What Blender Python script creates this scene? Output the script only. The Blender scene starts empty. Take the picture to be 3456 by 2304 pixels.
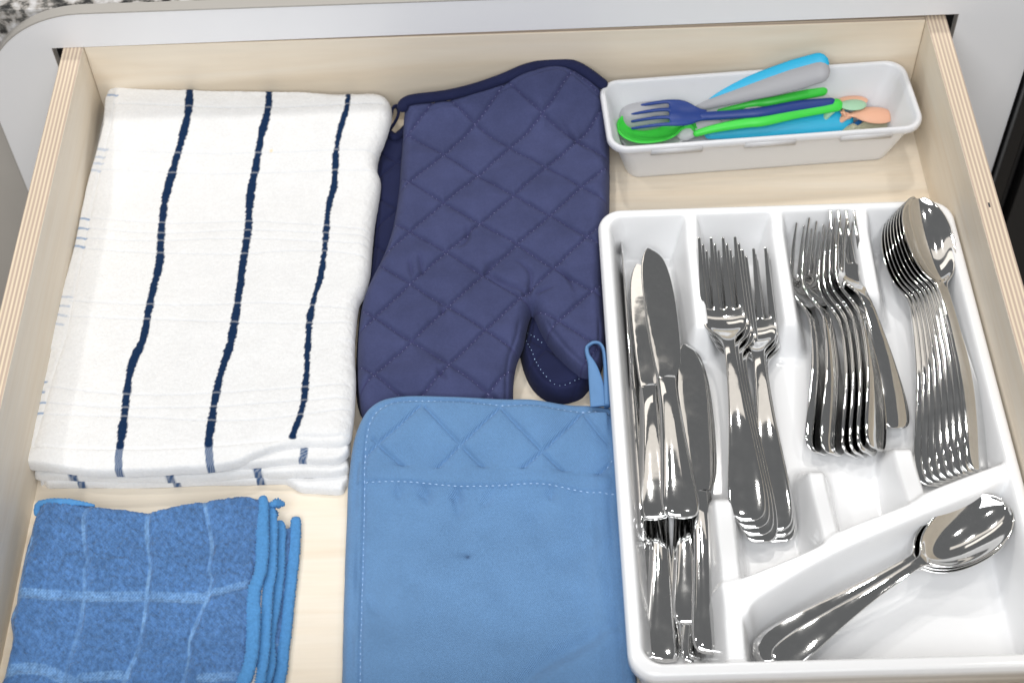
import bpy, bmesh, math, random
import numpy as np
from mathutils import Matrix, Vector

# ------------------------------------------------------------------ camera, light, exposure
sc = bpy.context.scene
COL = sc.collection
cd = bpy.data.cameras.new('camera'); cam = bpy.data.objects.new('camera', cd); COL.objects.link(cam)
cam.matrix_world = Matrix(((0.99949147, 0.03002188, 0.01074655, 0.32140514),
                           (-0.01727084, 0.79297960, -0.60900335, -0.85766687),
                           (-0.02680522, 0.60850804, 0.79309479, 0.82892024), (0, 0, 0, 1)))
cd.sensor_width = 36.0; cd.lens = 53.2777; cd.clip_start = 0.05; cd.clip_end = 20
cd.dof.use_dof = True; cd.dof.focus_distance = 0.99; cd.dof.aperture_fstop = 9.0
sc.camera = cam
w = bpy.data.worlds.new('World'); sc.world = w; w.use_nodes = True
w.node_tree.nodes['Background'].inputs[0].default_value = (0.97, 0.985, 1.0, 1)
w.node_tree.nodes['Background'].inputs[1].default_value = 0.14
sc.view_settings.view_transform = 'Standard'; sc.view_settings.look = 'None'
sc.view_settings.exposure = 0.12; sc.view_settings.gamma = 1.0

def lamp(loc, size, power, col=(1, 0.97, 0.93), aim=(0.3, -0.25, 0), shape='DISK', sy=None):
    l = bpy.data.lights.new('area_light', 'AREA'); l.shape = shape; l.size = size
    if sy: l.size_y = sy
    l.energy = power; l.color = col
    o = bpy.data.objects.new('area_light', l); COL.objects.link(o); o.location = loc
    o.rotation_euler = (Vector(aim) - Vector(loc)).to_track_quat('-Z', 'Y').to_euler()
    return o
# small ceiling downlights of the room, then added broad panels for fill and reflections
for x, y, p in ((0.05, 0.50, 4.4), (0.62, 0.46, 3.2), (-0.50, -0.10, 3.0), (0.40, -0.40, 1.4), (1.05, -0.15, 2.2)):
    lamp((x, y, 1.36), 0.075, p, aim=(x, y, 0))
lamp((0.15, -1.55, 1.55), 1.5, 30, col=(0.97, 0.985, 1.0), aim=(0.3, -0.2, 0), shape='RECTANGLE', sy=1.1)   # broad fill light added on the photographer's side, standing in for a window
lamp((0.25, 0.70, 1.42), 1.7, 1.0, col=(1, 0.92, 0.82), aim=(0.25, 0.66, 0), shape='RECTANGLE', sy=0.26)   # unseen warm panel, added for cream reflections in the steel
lamp((0.05, 1.15, 1.40), 1.2, 1.1, col=(1, 0.92, 0.82), aim=(0.2, 0.2, 0), shape='RECTANGLE', sy=0.26)  # second added warm panel, further back, for the same steel reflections
sc.cycles.use_denoising = True
sc.cycles.caustics_reflective = False; sc.cycles.caustics_refractive = False
sc.cycles.max_bounces = 10; sc.cycles.sample_clamp_indirect = 6

rng = np.random.RandomState(7); random.seed(7)
MM = 0.001

# ------------------------------------------------------------------ materials
def M(name, col, rough=0.5, metal=0.0, layers=(), vary=None, bumps=(), spec=0.5, sheen=0.0, coat=0.0, trans=0.0, sss=0.0):
    m = bpy.data.materials.new(name); m.use_nodes = True
    nt = m.node_tree; N = nt.nodes; L = nt.links; b = N['Principled BSDF']
    b.inputs['Roughness'].default_value = rough; b.inputs['Metallic'].default_value = metal
    b.inputs['Specular IOR Level'].default_value = spec
    if sheen: b.inputs['Sheen Weight'].default_value = sheen; b.inputs['Sheen Roughness'].default_value = 0.5
    if coat: b.inputs['Coat Weight'].default_value = coat; b.inputs['Coat Roughness'].default_value = 0.08
    if trans: b.inputs['Transmission Weight'].default_value = trans
    if sss:
        b.inputs['Subsurface Weight'].default_value = sss; b.inputs['Subsurface Radius'].default_value = (1, 1, 1); b.inputs['Subsurface Scale'].default_value = 0.004
    tc = N.new('ShaderNodeTexCoord')
    rgb = N.new('ShaderNodeRGB'); rgb.outputs[0].default_value = (*col, 1); cur = rgb.outputs[0]
    for at, c in layers:
        a = N.new('ShaderNodeAttribute'); a.attribute_name = at
        mx = N.new('ShaderNodeMix'); mx.data_type = 'RGBA'
        L.new(a.outputs['Fac'], mx.inputs['Factor']); L.new(cur, mx.inputs['A']); mx.inputs['B'].default_value = (*c, 1); cur = mx.outputs['Result']
    for v in (vary or ()):
        scale, amt, det, st = v
        mp = N.new('ShaderNodeMapping'); mp.inputs['Scale'].default_value = st; L.new(tc.outputs['Object'], mp.inputs['Vector'])
        n = N.new('ShaderNodeTexNoise'); n.inputs['Scale'].default_value = scale; n.inputs['Detail'].default_value = det; n.inputs['Roughness'].default_value = 0.6
        L.new(mp.outputs[0], n.inputs['Vector'])
        mr = N.new('ShaderNodeMapRange'); mr.inputs['From Min'].default_value = 0.3; mr.inputs['From Max'].default_value = 0.7
        mr.inputs['To Min'].default_value = 1 - amt; mr.inputs['To Max'].default_value = 1 + amt; L.new(n.outputs['Fac'], mr.inputs['Value'])
        hs = N.new('ShaderNodeHueSaturation'); L.new(cur, hs.inputs['Color']); L.new(mr.outputs[0], hs.inputs['Value']); cur = hs.outputs[0]
    L.new(cur, b.inputs['Base Color'])
    prev = None
    for kind, scale, dist, strength, st in bumps:
        mp = N.new('ShaderNodeMapping'); L.new(tc.outputs['Object'], mp.inputs['Vector'])
        if kind == 'wave':
            mp.inputs['Rotation'].default_value = (0, 0, st)
            n = N.new('ShaderNodeTexWave'); n.inputs['Scale'].default_value = scale; n.inputs['Distortion'].default_value = 0.6; n.inputs['Detail Scale'].default_value = 3; out = n.outputs['Fac']
        elif kind == 'voronoi':
            mp.inputs['Scale'].default_value = st
            n = N.new('ShaderNodeTexVoronoi'); n.inputs['Scale'].default_value = scale; out = n.outputs['Distance']
        else:
            mp.inputs['Scale'].default_value = st
            n = N.new('ShaderNodeTexNoise'); n.inputs['Scale'].default_value = scale; n.inputs['Detail'].default_value = 3; out = n.outputs['Fac']
        L.new(mp.outputs[0], n.inputs['Vector'])
        bp = N.new('ShaderNodeBump'); bp.inputs['Distance'].default_value = dist; bp.inputs['Strength'].default_value = strength
        L.new(out, bp.inputs['Height'])
        if prev: L.new(prev, bp.inputs['Normal'])
        prev = bp.outputs['Normal']
    if prev: L.new(prev, b.inputs['Normal'])
    return m

one = (1, 1, 1)
NAVY = (0.006, 0.024, 0.072)
m_steel = M('polished_steel', (0.80, 0.80, 0.795), 0.06, 1.0, vary=[(300, 0.02, 2, one)], bumps=[('noise', 15, 0.004, 0.13, one), ('noise', 60, 0.0006, 0.05, one)])
_n = m_steel.node_tree; _t = _n.nodes.new('ShaderNodeTexNoise'); _t.inputs['Scale'].default_value = 70; _t.inputs['Detail'].default_value = 5
_r = _n.nodes.new('ShaderNodeMapRange'); _r.inputs['From Min'].default_value = 0.42; _r.inputs['From Max'].default_value = 0.75; _r.inputs['To Min'].default_value = 0.035; _r.inputs['To Max'].default_value = 0.11
_c = _n.nodes.new('ShaderNodeTexCoord'); _n.links.new(_c.outputs['Object'], _t.inputs['Vector']); _n.links.new(_t.outputs['Fac'], _r.inputs['Value']); _n.links.new(_r.outputs[0], _n.nodes['Principled BSDF'].inputs['Roughness'])   # finger marks
m_plastic = M('white_gloss_plastic', (0.87, 0.875, 0.885), 0.17, spec=0.5, bumps=[('noise', 30, 0.001, 0.08, one)])
m_box = M('milky_plastic', (0.68, 0.69, 0.72), 0.3, sss=0.5)
m_towel = M('white_terry', (0.765, 0.765, 0.765), 0.95, layers=[('thread', (0.27, 0.37, 0.54)), ('denim', (0.055, 0.105, 0.21)), ('stripe', NAVY), ('spot', (0.85, 0.62, 0.25))], spec=0.1, sheen=0.08,
            vary=[(520, 0.03, 2, one), (60, 0.02, 2, one)], bumps=[('noise', 900, 0.0006, 0.5, one), ('noise', 300, 0.0008, 0.25, one)])
m_mitt = M('indigo_cotton', (0.053, 0.062, 0.142), 0.88, spec=0.12, sheen=0.03, layers=[('seam_crease', (0.035, 0.034, 0.10))], vary=[(40, 0.12, 4, one), (700, 0.06, 2, one)],
           bumps=[('noise', 90, 0.002, 0.25, one), ('noise', 1500, 0.0002, 0.4, one)])
m_navy = M('navy_cotton', (0.014, 0.018, 0.058), 0.85, spec=0.15, sheen=0.03, layers=[('seam_crease', (0.012, 0.014, 0.05))], vary=[(40, 0.12, 4, one)], bumps=[('noise', 90, 0.002, 0.25, one), ('noise', 1500, 0.0002, 0.4, one)])
m_pot = M('cornflower_twill', (0.130, 0.268, 0.490), 0.65, spec=0.3, sheen=0.1, layers=[('stain', (0.03, 0.07, 0.16))], vary=[(30, 0.07, 4, one), (900, 0.08, 2, one)],
          bumps=[('wave', 330, 0.0004, 0.7, 0.6), ('noise', 45, 0.004, 0.3, one)])
m_pot_bind = M('cornflower_binding', (0.122, 0.258, 0.485), 0.6, spec=0.35, bumps=[('wave', 600, 0.0002, 0.5, 0.9)], vary=[(50, 0.05, 3, one)])
m_thread = M('pale_blue_thread', (0.38, 0.55, 0.80), 0.7)
m_thread_mitt = M('indigo_thread', (0.26, 0.26, 0.46), 0.7)
m_micro = M('blue_microfibre', (0.083, 0.190, 0.405), 0.9, layers=[('weave', (0.21, 0.38, 0.63))], spec=0.15, sheen=0.2, vary=[(420, 0.27, 2, (1, 0.7, 1)), (60, 0.10, 3, one)],  # colour mottle stands in for fibre shading and catch-lights in the pile
            bumps=[('voronoi', 520, 0.0012, 0.55, (1, 0.8, 1)), ('noise', 260, 0.0012, 0.4, (1, 0.45, 1))])
m_hem = M('blue_overlock', (0.085, 0.265, 0.55), 0.9, spec=0.1, sheen=0.1, vary=[(500, 0.09, 2, one)], bumps=[('noise', 650, 0.0012, 0.6, one)])
m_lace = M('pale_overlock_thread', (0.62, 0.60, 0.58), 0.8)
m_panel = M('pale_grey_lacquer', (0.86, 0.86, 0.875), 0.28, spec=0.4, bumps=[('noise', 25, 0.002, 0.06, one)])
m_band = M('taupe_edging', (0.42, 0.40, 0.37), 0.5)
m_beige = M('beige_laminate', (0.52, 0.49, 0.45), 0.5, vary=[(20, 0.03, 3, one)])
m_black = M('black_gloss', (0.004, 0.004, 0.005), 0.25)
m_black2 = M('black_satin', (0.012, 0.012, 0.013), 0.4)
m_dark = M('dark_gap', (0.05, 0.05, 0.055), 0.8)
m_floor = M('room_floor', (0.40, 0.36, 0.31), 0.5, vary=[(8, 0.1, 4, one)])

def wood(name, stretch, edge_axis=None):
    m = M(name, (0.775, 0.640, 0.455), 0.42, spec=0.35)
    nt = m.node_tree; N = nt.nodes; L = nt.links; b = N['Principled BSDF']
    tc = N.new('ShaderNodeTexCoord'); mp = N.new('ShaderNodeMapping'); mp.inputs['Scale'].default_value = stretch; L.new(tc.outputs['Object'], mp.inputs['Vector'])
    n = N.new('ShaderNodeTexNoise'); n.inputs['Scale'].default_value = 9; n.inputs['Detail'].default_value = 6; n.inputs['Distortion'].default_value = 1.6; L.new(mp.outputs[0], n.inputs['Vector'])
    r = N.new('ShaderNodeValToRGB'); e = r.color_ramp.elements
    e[0].position = 0.30; e[0].color = (0.785, 0.675, 0.53, 1); e[1].position = 0.62; e[1].color = (0.83, 0.745, 0.62, 1)
    x = e.new(0.46); x.color = (0.815, 0.72, 0.585, 1)
    L.new(n.outputs['Fac'], r.inputs[0])
    n2 = N.new('ShaderNodeTexNoise'); n2.inputs['Scale'].default_value = 60; n2.inputs['Detail'].default_value = 4; L.new(mp.outputs[0], n2.inputs['Vector'])
    mr = N.new('ShaderNodeMapRange'); mr.inputs['To Min'].default_value = 0.94; mr.inputs['To Max'].default_value = 1.05; L.new(n2.outputs['Fac'], mr.inputs['Value'])
    hs = N.new('ShaderNodeHueSaturation'); L.new(r.outputs[0], hs.inputs['Color']); L.new(mr.outputs[0], hs.inputs['Value'])
    L.new(hs.outputs[0], b.inputs['Base Color'])
    bp = N.new('ShaderNodeBump'); bp.inputs['Distance'].default_value = 0.0004; bp.inputs['Strength'].default_value = 0.3; L.new(n2.outputs['Fac'], bp.inputs['Height']); L.new(bp.outputs[0], b.inputs['Normal'])
    return m
m_wood_x = wood('birch_face_grain_across', (0.35, 6, 3))
m_wood_y = wood('birch_face_grain_along', (3, 0.35, 6))

def ply(name, axis):
    m = M(name, (0.7, 0.58, 0.43), 0.6, spec=0.2)
    nt = m.node_tree; N = nt.nodes; L = nt.links; b = N['Principled BSDF']
    tc = N.new('ShaderNodeTexCoord'); sp = N.new('ShaderNodeSeparateXYZ'); L.new(tc.outputs['Object'], sp.inputs[0])
    ns = N.new('ShaderNodeTexNoise'); ns.inputs['Scale'].default_value = 12; L.new(tc.outputs['Object'], ns.inputs['Vector'])
    ma = N.new('ShaderNodeMath'); ma.operation = 'MULTIPLY_ADD'; ma.inputs[1].default_value = 0.0008; L.new(ns.outputs['Fac'], ma.inputs[0]); L.new(sp.outputs[axis], ma.inputs[2])
    mu = N.new('ShaderNodeMath'); mu.operation = 'MULTIPLY'; mu.inputs[1].default_value = 2 * math.pi / 0.0028; L.new(ma.outputs[0], mu.inputs[0])
    si = N.new('ShaderNodeMath'); si.operation = 'SINE'; L.new(mu.outputs[0], si.inputs[0])
    r = N.new('ShaderNodeValToRGB'); e = r.color_ramp.elements
    e[0].position = 0.35; e[0].color = (0.55, 0.43, 0.345, 1); e[1].position = 0.70; e[1].color = (0.78, 0.66, 0.50, 1)
    mr = N.new('ShaderNodeMapRange'); mr.inputs['From Min'].default_value = -1; L.new(si.outputs[0], mr.inputs[0]); L.new(mr.outputs[0], r.inputs[0])
    mp = N.new('ShaderNodeMapping'); mp.inputs['Scale'].default_value = (900, 14, 14) if axis == 'X' else (14, 900, 14); L.new(tc.outputs['Object'], mp.inputs['Vector'])
    n2 = N.new('ShaderNodeTexNoise'); n2.inputs['Scale'].default_value = 1; n2.inputs['Detail'].default_value = 4; L.new(mp.outputs[0], n2.inputs['Vector'])
    m2 = N.new('ShaderNodeMapRange'); m2.inputs['To Min'].default_value = 0.82; m2.inputs['To Max'].default_value = 1.12; L.new(n2.outputs['Fac'], m2.inputs['Value'])
    hs = N.new('ShaderNodeHueSaturation'); L.new(r.outputs[0], hs.inputs['Color']); L.new(m2.outputs[0], hs.inputs['Value']); L.new(hs.outputs[0], b.inputs['Base Color'])
    bp = N.new('ShaderNodeBump'); bp.inputs['Distance'].default_value = 0.0004; bp.inputs['Strength'].default_value = 0.5; L.new(mr.outputs[0], bp.inputs['Height']); L.new(bp.outputs[0], b.inputs['Normal'])
    return m
m_ply_x = ply('ply_edge_across', 'X'); m_ply_y = ply('ply_edge_back', 'Y')

def granite():
    m = M('speckled_granite', (0.4, 0.38, 0.36), 0.25)
    nt = m.node_tree; N = nt.nodes; L = nt.links; b = N['Principled BSDF']
    tc = N.new('ShaderNodeTexCoord'); n = N.new('ShaderNodeTexNoise'); n.inputs['Scale'].default_value = 110; n.inputs['Detail'].default_value = 3; n.inputs['Roughness'].default_value = 0.5; n.inputs['Distortion'].default_value = 0.15
    L.new(tc.outputs['Object'], n.inputs['Vector'])
    r = N.new('ShaderNodeValToRGB'); r.color_ramp.interpolation = 'LINEAR'; e = r.color_ramp.elements
    e[0].position = 0.36; e[0].color = (0.035, 0.035, 0.035, 1); e[1].position = 0.64; e[1].color = (0.66, 0.65, 0.65, 1)
    for p, c in ((0.43, (0.15, 0.145, 0.135)), (0.48, (0.36, 0.335, 0.31)), (0.54, (0.47, 0.455, 0.44))):
        k = e.new(p); k.color = (*c, 1)
    L.new(n.outputs['Fac'], r.inputs[0]); L.new(r.outputs[0], b.inputs['Base Color'])
    return m
m_granite = granite()
def kcol(name, c, sss=0.0, rough=0.38): return M(name, c, rough, spec=0.4, sss=sss)
k_grey = kcol('grey_plastic', (0.37, 0.37, 0.39)); k_lgrey = kcol('pale_grey_plastic', (0.55, 0.55, 0.57)); k_blue = kcol('sky_blue_plastic', (0.02, 0.44, 0.72)); k_green = kcol('lime_plastic', (0.055, 0.66, 0.065))
k_navy = kcol('royal_blue_plastic', (0.013, 0.045, 0.23)); k_peach = kcol('peach_silicone', (0.82, 0.45, 0.30), 0, 0.5); k_mint = kcol('mint_silicone', (0.38, 0.62, 0.42), 0, 0.5)
k_mid = kcol('mid_blue_silicone', (0.03, 0.20, 0.55), 0, 0.5); k_cream = kcol('sage_silicone', (0.50, 0.50, 0.36), 0, 0.5)

# ------------------------------------------------------------------ helpers
def tag(o, label=None, cat=None, group=None, kind=None):
    for k, v in (('label', label), ('category', cat), ('group', group), ('kind', kind)):
        if v: o[k] = v
    return o
def empty(name, loc=(0, 0, 0)):
    o = bpy.data.objects.new(name, None); o.empty_display_size = 0.02; COL.objects.link(o); o.location = loc; return o
def link(name, me, parent=None, mat=None):
    o = bpy.data.objects.new(name, me); COL.objects.link(o)
    if mat is not None and not me.materials: me.materials.append(mat)
    if parent is not None: o.parent = parent
    return o
def mesh_np(name, V, F, normals=None, smooth=True):
    V = np.asarray(V, np.float32); F = np.asarray(F, np.int32); me = bpy.data.meshes.new(name); k = F.shape[1]
    me.vertices.add(len(V)); me.vertices.foreach_set('co', V.ravel())
    me.loops.add(F.size); me.loops.foreach_set('vertex_index', F.ravel())
    me.polygons.add(len(F)); me.polygons.foreach_set('loop_start', np.arange(0, F.size, k, dtype=np.int32))
    me.update(calc_edges=True); me.validate()
    me.polygons.foreach_set('use_smooth', np.full(len(me.polygons), smooth))
    if normals is not None: me.normals_split_custom_set_from_vertices([tuple(n) for n in normals])
    me.update(); return me
def vnormals(V, F):
    V = np.asarray(V, float); n = np.zeros_like(V)
    fn = np.cross(V[F[:, 2]] - V[F[:, 0]], V[F[:, 3]] - V[F[:, 1]])
    for k in range(4): np.add.at(n, F[:, k], fn)
    return n / np.maximum(np.linalg.norm(n, axis=1, keepdims=True), 1e-12)
def sub_parts(V, F, labels, names):
    """cut one smooth surface into part meshes that keep the common normals -> [(name, mesh, material)]"""
    N = vnormals(V, F); out = []
    for lb, (nm, mt) in names.items():
        f = F[labels == lb]
        if not len(f): continue
        u, inv = np.unique(f, return_inverse=True)
        me = mesh_np(nm, V[u], inv.reshape(f.shape), N[u]); me.materials.append(mt); out.append((nm, me))
    return out

def catmull(P, closed, sub=5):
    P = np.asarray(P, float); n = len(P); out = []
    for i in range(n if closed else n - 1):
        p = [P[(i + k) % n] if closed else P[min(max(i + k, 0), n - 1)] for k in (-1, 0, 1, 2)]
        for t in np.linspace(0, 1, sub, endpoint=False):
            out.append(0.5 * (2 * p[1] + (p[2] - p[0]) * t + (2 * p[0] - 5 * p[1] + 4 * p[2] - p[3]) * t * t + (3 * p[1] - p[0] - 3 * p[2] + p[3]) * t ** 3))
    if not closed: out.append(P[-1])
    return np.array(out)
def resample(P, step):
    d = np.r_[0, np.cumsum(np.linalg.norm(np.diff(P, axis=0), axis=1))]; t = np.arange(0, d[-1], step)
    return np.stack([np.interp(t, d, P[:, k]) for k in range(P.shape[1])], 1)
def pdist(X, Y, P, closed=False):
    """distance of points to a polyline"""
    sh = X.shape; x = X.ravel(); y = Y.ravel(); best = np.full(x.shape, 1e18)
    A = P; B = np.roll(P, -1, 0) if closed else P[1:]; A = A if closed else P[:-1]
    for a, b in zip(A, B):
        d = b - a; L = d @ d
        t = np.clip(((x - a[0]) * d[0] + (y - a[1]) * d[1]) / max(L, 1e-12), 0, 1)
        best = np.minimum(best, (x - a[0] - t * d[0]) ** 2 + (y - a[1] - t * d[1]) ** 2)
    return np.sqrt(best).reshape(sh)
def crease(X, Y, P, wd):
    """1 along a polyline, fading out towards both of its ends"""
    sh = X.shape; x = X.ravel(); y = Y.ravel(); best = np.full(x.shape, 1e18); tb = np.zeros(x.shape)
    seg = np.linalg.norm(np.diff(P, axis=0), axis=1); cum = np.r_[0, np.cumsum(seg)]
    near_ = (x > P[:, 0].min() - 4 * wd) & (x < P[:, 0].max() + 4 * wd) & (y > P[:, 1].min() - 4 * wd) & (y < P[:, 1].max() + 4 * wd); xs = x[near_]; ys = y[near_]; b = best[near_]; tt = tb[near_]
    for k in range(len(P) - 1):
        d = P[k + 1] - P[k]; t = np.clip(((xs - P[k][0]) * d[0] + (ys - P[k][1]) * d[1]) / max(d @ d, 1e-12), 0, 1)
        q = (xs - P[k][0] - t * d[0]) ** 2 + (ys - P[k][1] - t * d[1]) ** 2; m = q < b; b = np.where(m, q, b); tt = np.where(m, (cum[k] + t * seg[k]) / cum[-1], tt)
    best[near_] = b; tb[near_] = tt
    am = np.sin(np.pi * np.clip(tb * 0.9 + 0.05, 0, 1)) ** 0.8
    return (am * np.exp(-(np.sqrt(best) / (wd * (0.5 + 0.6 * am))) ** 2)).reshape(sh)
def inside(X, Y, P):
    c = np.zeros(X.shape, bool); n = len(P)
    for i in range(n):
        (x1, y1), (x2, y2) = P[i], P[(i + 1) % n]
        if y1 == y2: continue
        c ^= ((y1 > Y) != (y2 > Y)) & (X < (x2 - x1) * (Y - y1) / (y2 - y1) + x1)
    return c
def sdf(X, Y, P):
    return pdist(X, Y, P, True) * np.where(inside(X, Y, P), 1, -1)
def pl(pts, sub=4): return catmull(pts, False, sub)
def sst(t): t = np.clip(t, 0, 1); return t * t * (3 - 2 * t)
def gauss(d, w): return np.exp(-(d / w) ** 2)
def noise2(X, Y, cell, seed=0):
    r = np.random.RandomState(seed); T = r.rand(64, 64)
    x = X / cell + 17.3; y = Y / cell + 5.7; i = np.floor(x).astype(int); j = np.floor(y).astype(int); u = sst(x - i); v = sst(y - j)
    g = lambda a, b: T[(a) % 64, (b) % 64]
    return (g(i, j) * (1 - u) + g(i + 1, j) * u) * (1 - v) + (g(i, j + 1) * (1 - u) + g(i + 1, j + 1) * u) * v - 0.5
def fbm(X, Y, cell, seed=0): return noise2(X, Y, cell, seed) + 0.5 * noise2(X, Y, cell / 2.1, seed + 1) + 0.25 * noise2(X, Y, cell / 4.3, seed + 2)
def rnd(D, r, th): return th * np.sqrt(np.clip(1 - (1 - np.clip(D / r, 0, 1)) ** 2, 0, 1))

def pad(name, poly, step, ztop, mat, parent=None, attrs=None, sub=4, smooth_poly=True):
    """a soft pad lying in the drawer: outline in mm, height from ztop(X, Y, D), D = mm from the edge"""
    P = catmull(poly, True, sub) if smooth_poly else np.asarray(poly, float)
    lo = P.min(0) - 2 * step; hi = P.max(0) + 2 * step
    X, Y = np.meshgrid(np.arange(lo[0], hi[0], step), np.arange(lo[1], hi[1], step), indexing='ij')
    D = sdf(X, Y, P); gx, gy = np.gradient(D, step); ok = D > -step * 1.5
    cell = ok[:-1, :-1] & ok[1:, :-1] & ok[:-1, 1:] & ok[1:, 1:]
    mx = np.maximum(np.maximum(D[:-1, :-1], D[1:, :-1]), np.maximum(D[:-1, 1:], D[1:, 1:])); cell &= mx > 0
    neg = D < 0; gl = np.maximum(gx * gx + gy * gy, 0.3)
    X = np.where(neg, X - D * gx / gl, X); Y = np.where(neg, Y - D * gy / gl, Y); dn = sdf(X[neg & ok], Y[neg & ok], P); m_ = neg & ok; X[m_] -= dn * (gx / gl)[m_]; Y[m_] -= dn * (gy / gl)[m_]; D = np.maximum(D, 0)
    Z = ztop(X, Y, D); ny = X.shape[1]
    I, J = np.nonzero(cell); a = I * ny + J; F = np.stack([a, a + ny, a + ny + 1, a + 1], 1)
    u, inv = np.unique(F, return_inverse=True)
    V = np.stack([X.ravel()[u], Y.ravel()[u], Z.ravel()[u]], 1) * MM
    me = mesh_np(name, V, inv.reshape(F.shape))
    for k, f in (attrs or {}).items():
        at = me.attributes.new(k, 'FLOAT', 'POINT'); at.data.foreach_set('value', np.clip(f(X, Y, D), 0, 1).ravel()[u].astype(np.float32))
    return link(name, me, parent, mat)

def loft_rings(rings, cap=True):
    R = np.array(rings, float); n, k = R.shape[:2]; V = R.reshape(-1, 3); F = []
    for i in range(n - 1):
        for j in range(k): F.append((i * k + j, i * k + (j + 1) % k, (i + 1) * k + (j + 1) % k, (i + 1) * k + j))
    V = list(map(tuple, V)); T = []
    if cap:
        for i, s in ((0, 1), (n - 1, -1)):
            if cap == 'end' and i == 0: continue
            V.append(tuple(R[i].mean(0))); c = len(V) - 1
            for j in range(k):
                q = (i * k + j, c, i * k + (j + 1) % k) if s < 0 else (i * k + (j + 1) % k, c, i * k + j); T.append(q)
    me = bpy.data.meshes.new('loft'); me.from_pydata(V, [], F + T); me.polygons.foreach_set('use_smooth', [True] * len(me.polygons))
    bm = bmesh.new(); bm.from_mesh(me); bmesh.ops.recalc_face_normals(bm, faces=bm.faces); bm.to_mesh(me); bm.free(); me.update(); return me
def tube(name, pts, a, b, mat, parent=None, up=(0, 0, 1), seg=12, step=None, power=2.0, wob=0.0, sub=4, round_end=True):
    """swept rounded section along points (mm): a = half width sideways, b = half height along up; lists are spread along the path"""
    P = catmull(pts, False, sub)
    if step: P = resample(P, step)
    n = len(P); d = np.r_[0, np.cumsum(np.linalg.norm(np.diff(P, axis=0), axis=1))]; d /= d[-1]
    A = np.interp(d, np.linspace(0, 1, len(np.atleast_1d(a))), np.atleast_1d(a)); B = np.interp(d, np.linspace(0, 1, len(np.atleast_1d(b))), np.atleast_1d(b))
    T = np.gradient(P, axis=0); T /= np.linalg.norm(T, axis=1, keepdims=True); rings = []
    th = np.linspace(0, 2 * np.pi, seg, endpoint=False); c = np.sign(np.cos(th)) * np.abs(np.cos(th)) ** (2 / power); s = np.sign(np.sin(th)) * np.abs(np.sin(th)) ** (2 / power)
    st = [(i, 1.0, 0.0) for i in range(n)]
    if round_end: st = [(0, 0.25, -1.0), (0, 0.68, -0.75), (0, 0.92, -0.4)] + st + [(n - 1, 0.92, 0.4), (n - 1, 0.68, 0.75), (n - 1, 0.25, 1.0)]
    for q, (i, k, e) in enumerate(st):
        t = T[i]; sd = np.cross(t, up); sd /= max(np.linalg.norm(sd), 1e-9); u = np.cross(sd, t)
        wv = 1 + (wob * (1 if q % 2 else -1)); ctr = P[i] + t * e * (min(A[i], B[i]) * 1.2 if power == 2.0 else A[i] * 0.95)
        rings.append(ctr + np.outer(c * A[i] * k * wv, sd) + np.outer(s * B[i] * k * wv, u))
    rings = np.array(rings)
    if wob > 0.05: c0 = rings.mean(1, keepdims=True); rings = c0 + (rings - c0) * (1 + 0.22 * (np.random.RandomState(n).rand(*rings.shape[:2], 1) - 0.5))
    me = loft_rings(rings * MM); me.name = name
    return link(name, me, parent, mat)
def stitches(curves, zf, mat, parent, ln=2.2, gap=1.4, wd=0.32, ht=0.3, jit=0.12, name='stitching'):
    V = []; F = []
    for c in curves:
        P = resample(c, 0.25); n = int((len(P) * 0.25) // (ln + gap))
        for k in range(n):
            a = P[int(k * (ln + gap) / 0.25)]; b = P[min(int((k * (ln + gap) + ln) / 0.25), len(P) - 1)]; d = b - a; L = np.linalg.norm(d)
            if L < 0.3: continue
            d /= L; s = np.array([-d[1], d[0]]) * wd; z0 = zf(*a); z1 = zf(*b); m = (a + b) / 2; zm = max(zf(*m), (z0 + z1) / 2) + ht; i = len(V)
            V += [(*a, z0 - 0.1), (*(m - s), zm - 0.25), (*(m + s), zm - 0.25), (*b, z1 - 0.1), (*m, zm)]
            F += [(i, i + 1, i + 4), (i + 1, i + 3, i + 4), (i + 3, i + 2, i + 4), (i + 2, i, i + 4)]
    me = bpy.data.meshes.new(name); me.from_pydata([tuple(np.array(v) * MM) for v in V], [], F); me.polygons.foreach_set('use_smooth', [True] * len(F))
    o = link(name, me, parent, mat); o['kind'] = 'stuff'; return o
def box(bm, lo, hi):
    r = bmesh.ops.create_cube(bm, size=1)
    for v in r['verts']: v.co = Vector([(lo[k] + hi[k]) / 2 + v.co[k] * (hi[k] - lo[k]) for k in range(3)])
    return r['verts']
def box_obj(name, lo, hi, mat, parent=None, bev=0.0008, topmat=None):
    bm = bmesh.new(); box(bm, lo, hi)
    if bev: bmesh.ops.bevel(bm, geom=bm.edges[:], offset=bev, segments=2, affect='EDGES', profile=0.5)
    me = bpy.data.meshes.new(name); bm.to_mesh(me); bm.free(); me.materials.append(mat)
    if topmat:
        me.materials.append(topmat)
        for p in me.polygons:
            if p.normal.z > 0.9: p.material_index = 1
    return link(name, me, parent)

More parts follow.
